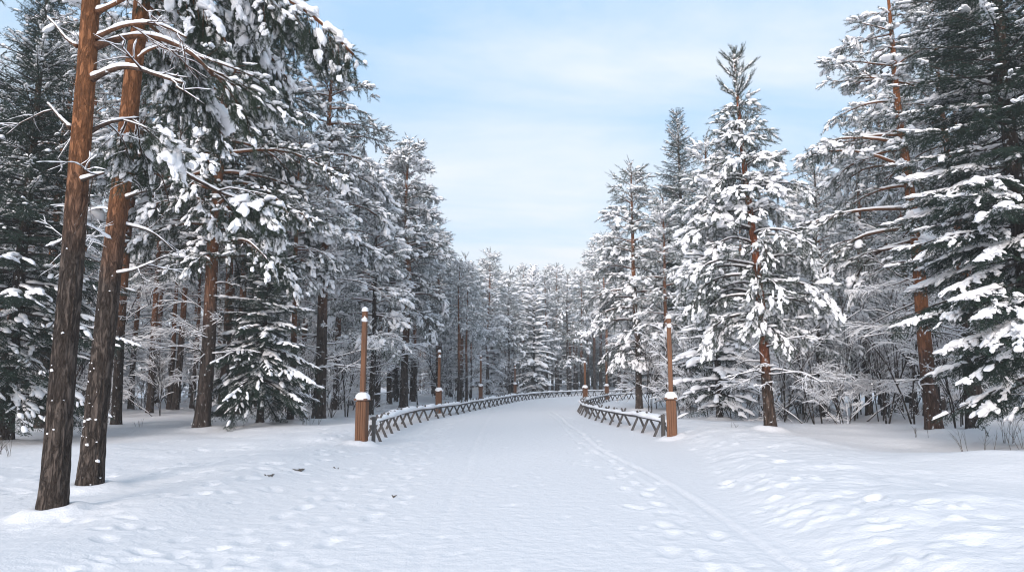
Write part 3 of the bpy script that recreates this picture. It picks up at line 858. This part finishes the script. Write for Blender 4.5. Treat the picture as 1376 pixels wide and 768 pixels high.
pK = pine(24, 10.1, .135, 2.6, 2.3, droop=(1.65, 1.2), el=(.15, .50), snow=1.4, bl=.74, dead=14, dens=1.35, whorl=.46, num=(5, 6), bark=BARK_RED, top_shoots=True, lean=(-.042, 0), bend=.10,
          spr=(.24, .36), peak=.15, gapf=.6, zmin_gap=.33, ppow=.92, limb=BARK_TWIG, label='young pine right of the path with bare upright tip, reddish stem, thick snow lumps')
put(pK, 1032, 17.6, 1, 0, base=.15)
pL = pine(25, 13.6, .20, 4.6, 3.1, droop=(1.15, .45), el=(.12, .7), snow=1.05, bl=.85, dead=26, dens=1.0, spr=(.26, .38), lean=(-.012, 0), bend=.22, bark=BARK_ORANGE, gapf=.12, zmin_gap=.95, gapw=.0,
          label='tall orange-stemmed pine between the young pine and the big dark spruce on the right')
put(pL, 1250, 19, 1, 0, base=.2)
pI = pine(26, 12.5, .17, 2.6, 2.5, droop=(1.4, .35), snow=1.25, bl=.85, dead=12, dens=1.0, spr=(.28, .42), whorl=.5, label='pale snow-covered pine behind the bend of the right rail fence')
put(pI, 858, 34, 1, 0, base=.18)
sJ = spruce(33, 16.6, .18, 1.0, 3.3, dens=.85, bl=1.0, top_bare=.55, spr=(.4, .6), el=(-.3, .5), num=(5, 6), whorl=.36, power=.78, label='tall dark spire of a spruce behind the first post on the right')
put(sJ, 922, 37, 1, 0, base=.18)
sM = spruce(34, 14.5, .22, 1.5, 2.9, dens=1.4, bl=.85, power=.52, el=(-.38, .35), num=(5, 6), whorl=.40, blob=2, snow=.8, top_bare=.3, label='big dark spruce on the right edge, long boughs sagging under white pads')
put(sM, 1392, 14.6, 1, .5, base=.24)
# models for the wood behind
V = []
for i, (H, cb, Lm, r) in enumerate(((14.5, 7.0, 2.3, .16), (13, 4.6, 2.2, .15), (15.5, 8.6, 2.4, .16), (12, 3.4, 2.0, .14))):
    V.append(pine(41 + i, H, r, cb, Lm, far=True, droop=(1.05, .35), snow=1.2, bl=.78, dead=18, spr=(.40, .60), whorl=.66, gap=False, num=(4, 5),
                  label='slim pine in the wood', bark=BARK_DARK if i == 3 else BARK))
VS = [spruce(51, 12.5, .15, .8, 2.3, far=True, bl=1.5, dens=.9, spr=(.5, .8), label='dark spruce in the wood', num=(4, 6), whorl=.45)]
S = [sapling(61, 3.6, 3, 'sapling', spread=.45, nch=(8, 12), label='bare sapling under snow'), sapling(62, 4.8, 2, 'sapling', spread=.35, arch=.9, nch=(9, 14), label='bare sapling under snow'),
     sapling(63, 1.9, 6, 'shrub', spread=.7, nch=(6, 9), cat='shrub', label='low shrub under snow'), sapling(64, 6.2, 2, 'sapling', spread=.28, arch=1.0, label='bare sapling under snow', depth=3, nch=(4, 7))]
BI = [birch(71, 10.5), birch(72, 9.5)]

first = set()
def use(model, *a, **k):
    if model.name not in first:
        first.add(model.name); o = model
    else: o = copy_tree(model)
    return put(o, *a, **k)

# named trunks on the left
NL = [(161, 22.5, V[2], .95, 1.2, 'slim brown pine close behind the second thick pine, leaning slightly right'),
      (204, 31, V[0], .95, .3, 'straight thin pine standing alone in the gap right of the thick leaning pines'),
      (179, 35, V[2], .9, 2.0, 'thin dark pine between the slim brown pine and the straight thin pine'),
      (238, 33, V[2], 1.0, 4.0, 'thin dark pine just left of the wide drooping pine'),
      (300, 25.5, V[2], 1.0, 5.2, 'dark pine stem close at the right of the wide drooping pine'),
      (322, 28, V[0], 1.0, .9, 'thin pine between the wide drooping pine and the short young spruce'),
      (452, 32, V[1], 1.0, 2.6, 'snow-draped pine left of the first post on the left, above the twiggy undergrowth'),
      (524, 39, V[2], .92, 1.1, 'thin dark pine just right of the tall pointed snowy pine'),
      (541, 37, V[0], .85, 3.3, 'thin dark pine behind the left rail fence, second stem right of the pointed pine'),
      (556, 41, V[2], .8, 5.0, 'thinnest dark pine behind the left rail fence, near the second post'),
      (60, 21, V[0], 1.0, .2, 'orange pine stem seen left of the nearest trunk'),
      (95, 26, V[2], 1.05, 2.7, 'dark pine deep behind the nearest trunk'),
      (590, 47, V[1], .95, 0.7, 'snow-covered pine behind the second post on the left'),
      (622, 55, V[3], .95, 1.9, 'bushy snow-covered pine left of the third post on the left'),
      (655, 60, V[1], .98, 3.9, 'round-topped snow-covered pine right behind the third post on the left'),
      (688, 70, V[3], 1.05, 5.5, 'bushy snow-covered pine behind the fourth post on the left'),
      (1105, 24, V[3], .78, 2.0, 'snowy pine in the thicket right of the young pine with the bare tip'),
      (965, 27, V[1], .86, 1.0, 'snowy pine filling the gap between the tall spruce and the young pine'),
      (1165, 26, V[1], .84, 3.0, 'snowy pine behind the thicket, left of the tall orange-stemmed pine'),
      (392, 23.6, V[0], .72, 1.5, 'orange stem just right of the short young spruce'),
      (508, 36.5, V[0], .86, 2.5, 'brown pine stem close behind the first post on the left'),
      (1300, 19.5, V[2], .9, 2.5, 'dark stem between the tall orange-stemmed pine and the big spruce'),
      (1312, 23, V[0], 1.0, 3.7, 'dark pine stem behind the big spruce on the right'),
      (1205, 31, V[2], 1.0, .4, 'dark pine stem close behind the tall orange-stemmed pine')]
for px, Y, m, s, rz, lab in NL: use(m, px, Y, s, rz, lab, base=.16)
use(S[3], 563, 38.5, .9, .5, 'thin leaning dark sapling behind the left rail fence beside the thin pines')
put(BI[0], 1036, 34, 1.0, 0, 'bare birch with fine twigs against the sky right of the young pine tip')
put(BI[1], 1098, 32, 1.12, 0, 'bare birch with fine twigs between the young pine and the tall orange-stemmed pine')
for px, Y, lab in ((628, 92, 'bare birch top rising grey over the wood left of the far bend'), (1150, 40, 'bare birch behind the tall orange-stemmed pine')):
    use(BI[0], px, Y, 1.35, px, lab)

# the wood itself, tree by tree
rng = np.random.default_rng(2024)
SKY = [(-400, -300), (0, -120), (380, 80), (480, 170), (500, 200), (545, 235), (580, 300), (612, 340), (626, 350), (745, 350), (790, 352), (802, 300), (890, 255), (960, 230), (1060, 250), (1095, 235), (1135, 100), (1376, -120), (1800, -300)]
def max_h(x, y):
    """no random tree may rise over the skyline of the named ones"""
    top = np.interp(x / y * F + CX, [p for p, _ in SKY], [q for _, q in SKY]) + 6
    return float(at(CX, top, y)[2])
HM = {m.name: h for m, h in zip(V + VS, (14.7, 13.2, 15.7, 12.2, 12.6))}
def region(x, y):
    if y < 77 and x < float(left_edge(np.array(y))) - 2.2: return 'left'
    if y < 63 and x > float(right_edge(np.array(y))) + 2.6: return 'right'
    if y >= 79: return 'far'
    return None
def free(x, y, d):
    return all((x - a) ** 2 + (y - b) ** 2 > d * d for a, b in PLACED)
cnt = {'left': 0, 'right': 0, 'far': 0}
LAB = {'left': ('slim snow-dusted pine in the deep wood left of the path', 'pines of the wood on the left'),
       'right': ('slim snow-dusted pine in the deep wood right of the path', 'pines of the wood on the right'),
       'far': ('slim pine of the dense wood beyond the far fence', 'pines beyond the far fence')}
LABS = {'left': ('dark snow-dusted spruce in the deep wood left of the path', 'spruces of the wood on the left'),
        'right': ('dark snow-dusted spruce in the deep wood right of the path', 'spruces of the wood on the right'),
        'far': ('dark spruce of the dense wood beyond the far fence', 'spruces beyond the far fence')}
WOODS = []
for px, Y, m in ((716, 80, 2), (733, 84, 0), (750, 80, 2), (766, 83, 0), (782, 79, 2), (799, 84, 0), (815, 80, 2), (832, 85, 0), (742, 90, 2), (775, 91, 2), (807, 90, 2)):
    x = X(px, Y); o = V[m] if V[m].name not in first else copy_tree(V[m]); first.add(V[m].name)
    WOODS.append((o, x, Y, 'pine', 'far'))
    place(o, x, Y, max_h(x, Y) / HM[V[m].name] * rng.uniform(.93, 1.0), rng.uniform(0, 6.28), 'slim pine', 'pines beyond the far fence', .05)
y = 25.0
while y < 104:
    st = 3.3 if y < 40 else 4.0 if y < 77 else 3.4
    half = .80 * y + 3
    x = -half
    while x < half:
        xx = x + rng.uniform(-.45, .45) * st; yy = y + rng.uniform(-.45, .45) * st
        reg = region(xx, yy)
        ok = reg is not None and free(xx, yy, 2.0)
        p = xx / yy * F + CX
        if reg == 'far' and not 560 < p < 900: ok = False
        if reg == 'left' and yy > 58 and p < 470: ok = False
        if reg == 'right' and (yy > 50 and p > 1000): ok = False
        if reg == 'left' and yy < 43 and 150 < p < 345: ok = False
        if ok:
            sp = rng.random() < .13
            m = VS[0] if sp else V[rng.integers(0, 4)] if reg != 'far' else V[rng.choice([0, 2, 2, 2])]
            l, g = (LABS if sp else LAB)[reg]
            s_ = min(rng.uniform(.82, 1.08), max_h(xx, yy) / HM[m.name])
            if s_ < .55:
                x += st; continue
            o = m if m.name not in first else copy_tree(m); first.add(m.name)
            WOODS.append((o, xx, yy, 'spruce' if sp else 'pine', reg))
            place(o, xx, yy, s_, rng.uniform(0, 6.28), l, g, .05, .15 if yy < 45 else None)
            cnt[reg] += 1
        x += st
    y += st
print('wood', cnt)

for i in range(22):          # slim straight stems showing under the crowns
    px, Y = (rng.uniform(150, 345), rng.uniform(33, 47)) if i % 2 else (rng.uniform(440, 640), rng.uniform(40, 56))
    x = X(px, Y); reg = region(x, Y)
    if reg is None or not free(x, Y, 1.3): continue
    o = copy_tree(V[2]); WOODS.append((o, x, Y, 'pine', reg))
    place(o, x, Y, min(rng.uniform(.7, .9), max_h(x, Y) / HM[V[2].name]), rng.uniform(0, 6.28), 'slim pine', LAB[reg][1], .05, .12)
# saplings and shrubs of the undergrowth
SP = []
for i in range(46): SP.append((rng.uniform(925, 1230), rng.uniform(20, 33)))
for i in range(16): SP.append((rng.uniform(1180, 1376), rng.uniform(19, 30)))
for i in range(34): SP.append((rng.uniform(380, 500), rng.uniform(27, 42)))
for i in range(60): SP.append((rng.uniform(40, 340), rng.uniform(29, 50)))
for i in range(24): SP.append((rng.uniform(520, 690), rng.uniform(42, 72)))
for i in range(14): SP.append((rng.uniform(800, 920), rng.uniform(30, 40)))
ns = 0
for px, Y in SP:
    x = X(px, Y); reg = region(x, Y)
    if reg is None or not free(x, Y, .55): continue
    k = rng.choice([0, 1, 2, 3], p=[.34, .28, .22, .16]); m = S[k]
    side = {'left': 'left of the path', 'right': 'right of the path', 'far': 'beyond the far fence'}[reg]
    if k == 2: l, g = 'low bare shrub with snow-lined twigs among the trees ' + side, 'low shrubs ' + side
    else: l, g = 'bare sapling with arching snow-lined twigs among the trees ' + side, 'bare saplings ' + side
    o = m if m.name not in first else copy_tree(m); first.add(m.name)
    WOODS.append((o, x, Y, 'shrub' if k == 2 else 'sapling', reg))
    place(o, x, Y, rng.uniform(.75, 1.2), rng.uniform(0, 6.28), l, g, .03); ns += 1
print('saplings', ns)
MARK = [(14, 'the dark spruce at the left margin'), (70, 'the nearest thick pine'), (121, 'the second thick pine'), (204, 'the straight thin pine'), (275, 'the wide drooping pine'), (352, 'the short young spruce'),
        (430, 'the broad snow-heavy pine'), (488, 'the first post on the left'), (543, 'the tall pointed pine'), (590, 'the second post on the left'), (646, 'the third post on the left'), (692, 'the fourth post on the left'),
        (786, 'the post at the inner bend'), (858, 'the pale pine at the right bend'), (901, 'the first post on the right'), (960, 'the tall dark spire'), (1032, 'the young pine with bare tip'),
        (1105, 'the thicket beside the young pine'), (1250, 'the tall orange-stemmed pine'), (1380, 'the big spruce at the right edge')]
ORD = ['first', 'second', 'third', 'fourth', 'fifth', 'sixth', 'seventh', 'eighth', 'ninth', 'tenth', 'eleventh', 'twelfth']
LOOK = {'pine': 'slim snowy pine', 'spruce': 'dark snowy spruce', 'sapling': 'bare arching sapling', 'shrub': 'low bare shrub'}
bins = {}
for o, x, y, kind, reg in WOODS:
    p = x / y * F + CX
    k = min(range(len(MARK)), key=lambda i: abs(MARK[i][0] - p))
    bins.setdefault((kind, k, 'left' if p < MARK[k][0] else 'right'), []).append((y, o))
for (kind, k, side), L_ in bins.items():
    L_.sort(key=lambda e: e[0])
    for i, (y, o) in enumerate(L_):
        o['label'] = '%s behind, %s of %s, %s' % (LOOK[kind], side, MARK[k][1], (ORD[i] + ' back') if i < len(L_) - 1 or i == 0 else 'farthest back') if i < 12 else '%s deep in the wood, %s of %s' % (LOOK[kind], side, MARK[k][1])

# dense far-off wood that closes the view
def far_wood():
    t = Tree(909, True); r = t.rng
    for i in range(260):
        y = r.uniform(106, 128); p = r.uniform(480, 960) if i < 150 else r.uniform(-60, 1440); x = (p - CX) / F * y
        H = r.uniform(12.5, 17.5); rr = r.uniform(.13, .2); g = gz(x, y)
        t.trunk.tube([(x, y, g - .3), (x + r.normal(0, .2), y, g + H * .5), (x + r.normal(0, .3), y, g + H)], [rr, rr * .7, .03], 6)
        z = H * r.choice([r.uniform(.04, .2), r.uniform(.25, .45)])
        z0 = z
        while z < H:
            u = (z - z0) / (H - z0); Lm = 2.1 * (1 - u) ** .7 + .2
            for q in range(5):
                a = r.uniform(0, 6.28); d = dir_of(a, .25 - .6 * (1 - u)); L = Lm * r.uniform(.5, 1.1)
                for w in (.35, .7, 1.0):
                    c = np.array([x, y, g + z]) + d * L * w
                    for _ in range(2): t.spray(c + r.normal(0, .15, 3), dir_of(a + r.normal(0, .8), r.normal(-.3, .4)), r.uniform(.7, 1.0))
                    if r.random() < .8: t.blob(c + np.array([0, 0, .12]), d, .42 * r.uniform(.6, 1.3), .26 * r.uniform(.6, 1.3), .16)
            z += .75
    o = t.finish('far_wood', 'distant snowy pine wood closing the view beyond the bend', 'wood', SPRAY_PINE_FAR, PINE_N, BARK_DARK, BARK_LIMB, 1)
    o['kind'] = 'stuff'
    for c in o.children_recursive: c['kind'] = 'stuff'
    print('far wood', t.nfaces)
far_wood()

# ------------------------------------------------------------------ wooden posts with boxed feet
def rounded_dome(mb, c, w, h, k=20, m=7, seed=0, pw=2.6):
    """snow heap on a square top"""
    V_ = []; rng_ = np.random.default_rng(seed)
    for i in range(m + 1):
        t = i / m; s = (1 - t ** 1.9) ** .5 if t < 1 else 0.0
        for j in range(k):
            a = 2 * PI * j / k; ca, sa = math.cos(a), math.sin(a)
            rr = w / (abs(ca) ** pw + abs(sa) ** pw) ** (1 / pw) * max(s, .03)
            n_ = 1 + .06 * float(noise3(np.array([ca * 2 + seed, sa * 2, t * 2.0])))
            V_.append((c[0] + rr * ca * n_, c[1] + rr * sa * n_, c[2] - .03 * (1 - t) * (i == 0) + h * t))
    q = [[i * k + j, i * k + (j + 1) % k, (i + 1) * k + (j + 1) % k, (i + 1) * k + j] for i in range(m) for j in range(k)]
    mb.add(V_, q)
    mb.add([V_[m * k + j] for j in range(k)] + [(c[0], c[1], c[2] + h)], [[j, (j + 1) % k, k] for j in range(k)])
def bevelled(o, w=.008):
    md = o.modifiers.new('edge', 'BEVEL'); md.width = w; md.segments = 2; md.limit_method = 'ANGLE'
    return o
def lamp_post(px, Y, label, rz, hb=1.02, H=3.12, seed=1, detail=True, lump=True):
    x = X(px, Y); z = gz(x, Y)
    r = bpy.data.objects.new('wooden_post', None); COL.objects.link(r); r.location = (x, Y, z); r.rotation_euler = (0, 0, rz)
    r['label'] = label; r['category'] = 'post'; r['group'] = 'wooden posts along the path'
    w = .225
    b = MB(); b.box((0, 0, (hb - .3) / 2), (w - .03, w - .03, hb + .3 - .006))
    n = 4
    for s in range(4):          # upright boards
        a = s * PI / 2; ca, sa = math.cos(a), math.sin(a); bw = w / n
        for i in range(n):
            u = -w / 2 + bw * (i + .5); d = w / 2
            b.box((ca * d - sa * u, sa * d + ca * u, (hb - .3) / 2 - .012), (.022 + .002 * (i % 2), bw - .006, hb + .3 - .03), a)
    bevelled(b.build('plinth', WOOD, r, smooth=False), .003)
    c = MB(); c.box((0, 0, hb + .022), (.315, .315, .05)); bevelled(c.build('plinth_cap', WOOD_CAP, r, smooth=False))
    p = MB(); p.box((0, 0, hb + .04 + (H - hb) / 2), (.112, .112, H - hb)); bevelled(p.build('pole', WOOD, r, smooth=False), .012)
    s = MB(); rounded_dome(s, (0, 0, hb + .047), .168, .16, seed=seed)
    s.build('snow_cap', SNOW, r)
    s = MB(); rounded_dome(s, (0, 0, H + .04),   .078, .09, 14, 6, seed + 3, 2.2)
    s.build('snow_top', SNOW, r)
    if lump:
        v, f = BLOBS[2][0][seed % 8], BLOBS[2][1]
        s = MB(); s.add(v * (.07, .05, .09) + np.array([.02, -.06, H - .20]), f); s.build('snow_lump', SNOW, r)
    BASES.append((x, Y, .13))
lamp_post(488, 16.4, 'stained wooden post with boxed foot at the near end of the left rail fence', -.16, seed=1)
lamp_post(901, 18.1, 'stained wooden post with boxed foot at the near end of the right rail fence', -.30, seed=2)
lamp_post(590, 30.5, 'second wooden post along the left rail fence, snowy tip', -.1, H=2.75, seed=3)
lamp_post(646, 44, 'third wooden post along the left rail fence, in front of the round-topped pine', 0, H=2.9, seed=4)
lamp_post(692, 57, 'fourth wooden post along the left rail fence, short and pale with distance', .1, H=2.6, seed=5)
lamp_post(786, 40.5, 'wooden post at the inner bend of the right rail fence', .2, H=2.5, seed=6, lump=False)
lamp_post(815, 50.5, 'wooden post inside the bend, beyond the one at the inner turn of the right fence', .3, H=3.1, seed=7, lump=False)

# ------------------------------------------------------------------ low rail fences
def fence(path, label, spacing, seed, side, endpost):
    rng_ = np.random.default_rng(seed)
    r = bpy.data.objects.new('rail_fence', None); COL.objects.link(r)
    P = resample(path, .25); x0, y0 = P[0]; org = np.array([x0, y0, gz(x0, y0)])
    r.location = org; r['label'] = label; r['category'] = 'fence'; r['group'] = 'low rail fences'
    gzs = gh(P[:, 0], P[:, 1]); ks = np.ones(9) / 9
    gs = np.convolve(np.concatenate([np.full(4, gzs[0]), gzs, np.full(4, gzs[-1])]), ks, 'valid')
    RH = .43
    top = np.stack([P[:, 0], P[:, 1], gs + RH + .012 * noise3(np.stack([P[:, 0], P[:, 1], 0 * P[:, 0]], -1) * .9)], -1) - org
    rail = MB()
    T = np.gradient(top, axis=0); T[:, 2] = 0; T /= np.linalg.norm(T, axis=1, keepdims=True); Nn = np.stack([-T[:, 1], T[:, 0], 0 * T[:, 0]], -1)
    def ribbon(mb, hw, z0, z1, wav=0.0, off=0.0, mat=0, round_=False):
        n = len(top)
        prof = [(-hw, z0), (hw, z0), (hw, z1), (-hw, z1)] if not round_ else [(-hw, z0), (hw, z0), (hw * 1.1, z0 + (z1 - z0) * .45), (hw * .75, z0 + (z1 - z0) * .85), (0, z1), (-hw * .75, z0 + (z1 - z0) * .85), (-hw * 1.1, z0 + (z1 - z0) * .45)]
        k = len(prof); V_ = []
        for i in range(n):
            s_ = 1 + wav * float(noise3(np.array([top[i, 0] * .9, top[i, 1] * .9, seed])))
            s2 = 1 + wav * 1.2 * float(noise3(np.array([top[i, 0] * 1.7, top[i, 1] * 1.7, seed + 4.])))
            for a, b_ in prof:
                V_.append(top[i] + Nn[i] * (a * s_ + off) + np.array([0, 0, z0 + (b_ - z0) * s2]))
        q = [[i * k + j, i * k + (j + 1) % k, (i + 1) * k + (j + 1) % k, (i + 1) * k + j] for i in range(n - 1) for j in range(k)]
        mb.add(V_, q, mat)
        e = np.array(V_)
        for base, flip in ((0, False), ((n - 1) * k, True)):
            c = e[base:base + k].mean(0); ring = list(range(k))
            mb.add(np.vstack([e[base:base + k], c]), [[(j + 1) % k, j, k] if not flip else [j, (j + 1) % k, k] for j in ring], mat)
    ribbon(rail, .040, -.065, .0); bevelled(rail.build('rail', GREYWOOD, r, smooth=False), .01)
    sn = MB(); ribbon(sn, .13, .002, .10, .6, 0, 0, True); sn.build('snow_ridge', SNOW, r)
    # trestles: two boards crossed under the rail, in the plane across the fence; their tips poke out of the snow
    s_ = np.concatenate([[0], np.cumsum(np.linalg.norm(np.diff(top[:, :2], axis=0), axis=1))])
    n = min(int(s_[-1] / spacing), 98)
    for i in range(n):
        d = .45 + i * spacing + rng_.normal(0, .05)
        j = min(int(np.searchsorted(s_, d)), len(top) - 2)
        c = top[j]; t = T[j]; a = math.atan2(Nn[j][1], Nn[j][0])
        b = MB()
        for sg in (-1, 1):
            an = (.44 + rng_.normal(0, .03)) * sg; l = .86 + rng_.normal(0, .03)
            M = np.array([[math.cos(an), 0, -math.sin(an)], [0, 1, 0], [math.sin(an), 0, math.cos(an)]])
            cz = -.235
            b.box(c + Nn[j] * (-cz * math.tan(an)) + t * (.021 * sg) + np.array([0, 0, cz]), (.072, .034, l), a, 0, .8, M)
        b.build('trestle', GREYWOOD, r, smooth=False)
    if endpost:
        e = MB(); ex, ey = endpost; q = np.array([ex, ey, gz(ex, ey)]) - org
        e.box(q + np.array([0, 0, .13]), (.09, .09, 1.0), .1); bevelled(e.build('end_post', GREYWOOD, r, smooth=False))
fence(LF, 'low grey rail fence on splayed trestles curving along the left side of the path', 1.25, 5, 1, (X(504, 16.9), 16.9))
fence(RF, 'low grey rail fence on splayed trestles bending away on the right side of the path', 1.25, 6, -1, (X(889, 18.5), 18.5))

# ------------------------------------------------------------------ dry stems, fallen sprigs
def weed(seed, px, Y, h, n, label, spread=.35):
    t = Tree(seed); r = t.rng
    for i in range(n):
        p = np.array([r.normal(0, .10), r.normal(0, .10), -.05]); a = r.uniform(0, 6.28)
        t.twig(p, a, PI / 2 - abs(r.normal(0, spread)), h * r.uniform(.6, 1.1), .006, 1, .35, 4, 0, (2, 4), .12)
    o = t.finish('dry_weed', label, 'weed', limb=WEED); o.children[0].name = 'stems'
    place(o, X(px, Y), Y, 1, 0)
for i, (px, Y, h, n, lab) in enumerate(((12, 14.5, .5, 5, 'bare forked weed stems in the snow at the left edge'), (30, 14.0, .42, 3, 'short bare weed stems left of the nearest trunk'),
        (1285, 14.2, .55, 4, 'dry stalks in front of the small spruce at the right'), (1322, 13.7, .45, 3, 'two dry stalks under the big spruce boughs'),
        (1345, 16.5, .9, 8, 'tangle of bare twigs under the big spruce boughs at the right edge'), (1368, 14.0, .6, 5, 'dry twigs at the right edge below the big spruce'),
        (415, 22.5, .4, 4, 'thin dry stems beside the short young spruce'), (432, 23.5, .35, 3, 'low dry stems left of the first post on the left'),
        (195, 22, .3, 4, 'faint dry stems behind the second thick pine'), (985, 18.6, .25, 3, 'short dry stems right of the first post on the right'),
        (1228, 17.5, .35, 4, 'dry stems in front of the tall orange-stemmed pine'))):
    weed(300 + i, px, Y, h, n, lab)
def sprig(seed, px, py, label, n=7, s=.05):
    r = np.random.default_rng(seed); x, y = ground_at(px, py); m = MB()
    for i in range(n):
        c = r.normal(0, s, 2); a = r.uniform(0, 6.28)
        pts = [np.array([c[0], c[1], -.005]), np.array([c[0] + .03 * math.cos(a), c[1] + .03 * math.sin(a), .018]), np.array([c[0] + .06 * math.cos(a), c[1] + .06 * math.sin(a), .030])]
        m.tube(pts, [.004, .011, .003], 5)
    o = m.build('fallen_sprig', WEED); o['label'] = label; o['category'] = 'sprig'; o.location = (x, y, gz(x, y))
sprig(1, 402, 639, 'dark fallen sprig on the snow, biggest of the few left of the path', 16, .07)
sprig(2, 365, 649, 'thin dark fallen sprig left of the biggest sprig on the snow', 6, .05)
sprig(3, 452, 631, 'tiny dark crumb on the snow right of the biggest fallen sprig', 2, .02)
sprig(4, 529, 668, 'tiny dark crumb on the snow at the left of the trodden path', 2, .02)

build_ground()

# ------------------------------------------------------------------ frosty air
hm = bpy.data.materials.new('frosty_air'); hm.use_nodes = True; hn = hm.node_tree
hn.nodes.remove(hn.nodes['Principled BSDF'])
pv = N(hn, 'ShaderNodeVolumePrincipled'); pv.inputs['Color'].default_value = (.93, .96, 1, 1); pv.inputs['Density'].default_value = HAZE
hn.links.new(pv.outputs[0], hn.nodes['Material Output'].inputs['Volume'])
hb_ = MB(); hb_.box((0, 180, 10), (700, 520, 24)); ho = hb_.build('haze', hm, smooth=False); ho['kind'] = 'stuff'

# ------------------------------------------------------------------ sky, sun, camera
SUN_EL, SUN_AZ = R(21), R(200)      # compass style: measured from +Y towards +X; light comes from behind the viewer
w = bpy.data.worlds.new('World'); sc.world = w; w.use_nodes = True
nt = w.node_tree; bg = nt.nodes['Background']
sky = N(nt, 'ShaderNodeTexSky', sky_type='NISHITA'); sky.sun_disc = False
sky.sun_elevation = SUN_EL; sky.sun_rotation = SUN_AZ; sky.air_density = 1.0; sky.dust_density = .4; sky.ozone_density = 1.5
tc = N(nt, 'ShaderNodeTexCoord')
sep = N(nt, 'ShaderNodeSeparateXYZ'); nt.links.new(tc.outputs['Generated'], sep.inputs[0])
# thin cloud layer: direction projected on a high flat deck
zc = N(nt, 'ShaderNodeMath', operation='MAXIMUM'); zc.inputs[1].default_value = .02; nt.links.new(sep.outputs['Z'], zc.inputs[0])
za = N(nt, 'ShaderNodeMath', operation='ADD'); za.inputs[1].default_value = .10; nt.links.new(zc.outputs[0], za.inputs[0])
dx = N(nt, 'ShaderNodeMath', operation='DIVIDE'); dy = N(nt, 'ShaderNodeMath', operation='DIVIDE')
nt.links.new(sep.outputs['X'], dx.inputs[0]); nt.links.new(za.outputs[0], dx.inputs[1])
nt.links.new(sep.outputs['Y'], dy.inputs[0]); nt.links.new(za.outputs[0], dy.inputs[1])
cv = N(nt, 'ShaderNodeCombineXYZ'); nt.links.new(dx.outputs[0], cv.inputs[0]); nt.links.new(dy.outputs[0], cv.inputs[1])
mp = N(nt, 'ShaderNodeMapping'); mp.inputs['Scale'].default_value = (.55, 1.0, 1); mp.inputs['Rotation'].default_value = (0, 0, R(-25)); mp.inputs['Location'].default_value = (3.3, 1.2, 0)
nt.links.new(cv.outputs[0], mp.inputs['Vector'])
cn = noise_node(nt, mp.outputs['Vector'], 1.1, 7, .58); cn.inputs['Distortion'].default_value = .5
cr = ramp(nt, [(.40, (0, 0, 0)), (.72, (1, 1, 1))]); nt.links.new(cn.outputs['Fac'], cr.inputs['Fac'])
hz = N(nt, 'ShaderNodeMapRange'); hz.inputs['From Min'].default_value = .02; hz.inputs['From Max'].default_value = .40; hz.inputs['To Min'].default_value = .90; hz.inputs['To Max'].default_value = 0.14
nt.links.new(sep.outputs['Z'], hz.inputs['Value'])
fm = N(nt, 'ShaderNodeMath', operation='MULTIPLY_ADD'); fm.inputs[1].default_value = .75
nt.links.new(cr.outputs['Color'], fm.inputs[0]); nt.links.new(hz.outputs['Result'], fm.inputs[2]); fm.use_clamp = True
veil = N(nt, 'ShaderNodeMixRGB'); veil.inputs['Fac'].default_value = .85; veil.inputs['Color2'].default_value = (1.9, 3.2, 4.7, 1)
nt.links.new(sky.outputs['Color'], veil.inputs['Color1'])
mix = N(nt, 'ShaderNodeMixRGB'); mix.inputs['Color2'].default_value = (4.3, 4.5, 4.75, 1)
nt.links.new(fm.outputs[0], mix.inputs['Fac']); nt.links.new(veil.outputs['Color'], mix.inputs['Color1'])
nt.links.new(mix.outputs['Color'], bg.inputs['Color']); bg.inputs['Strength'].default_value = .12

sl = bpy.data.lights.new('sun', 'SUN'); sl.energy = 2.0; sl.angle = R(34); sl.color = (1, .91, .85)
so = bpy.data.objects.new('sun', sl); COL.objects.link(so)
sdir = Vector((math.sin(SUN_AZ) * math.cos(SUN_EL), math.cos(SUN_AZ) * math.cos(SUN_EL), math.sin(SUN_EL)))
so.rotation_euler = (-sdir).to_track_quat('-Z', 'Y').to_euler(); so.location = (0, 0, 30)

cam = bpy.data.cameras.new('camera'); cam.sensor_width = 36; cam.lens = 36 * F / 1376; cam.clip_end = 1500
co = bpy.data.objects.new('camera', cam); COL.objects.link(co); co.location = (0, 0, CAMH); co.rotation_euler = (PI / 2 + TH, 0, 0)
sc.camera = co
sc.view_settings.view_transform = 'Standard'; sc.view_settings.look = 'None'; sc.view_settings.exposure = 0.93; sc.view_settings.gamma = 1.0
sc.cycles.use_denoising = True; sc.cycles.denoising_prefilter = 'ACCURATE'; sc.cycles.denoising_input_passes = 'RGB_ALBEDO_NORMAL'; sc.cycles.filter_width = 1.1
sc.cycles.max_bounces = 8; sc.cycles.diffuse_bounces = 6; sc.cycles.glossy_bounces = 2
sc.cycles.use_adaptive_sampling = True; sc.cycles.adaptive_threshold = .008
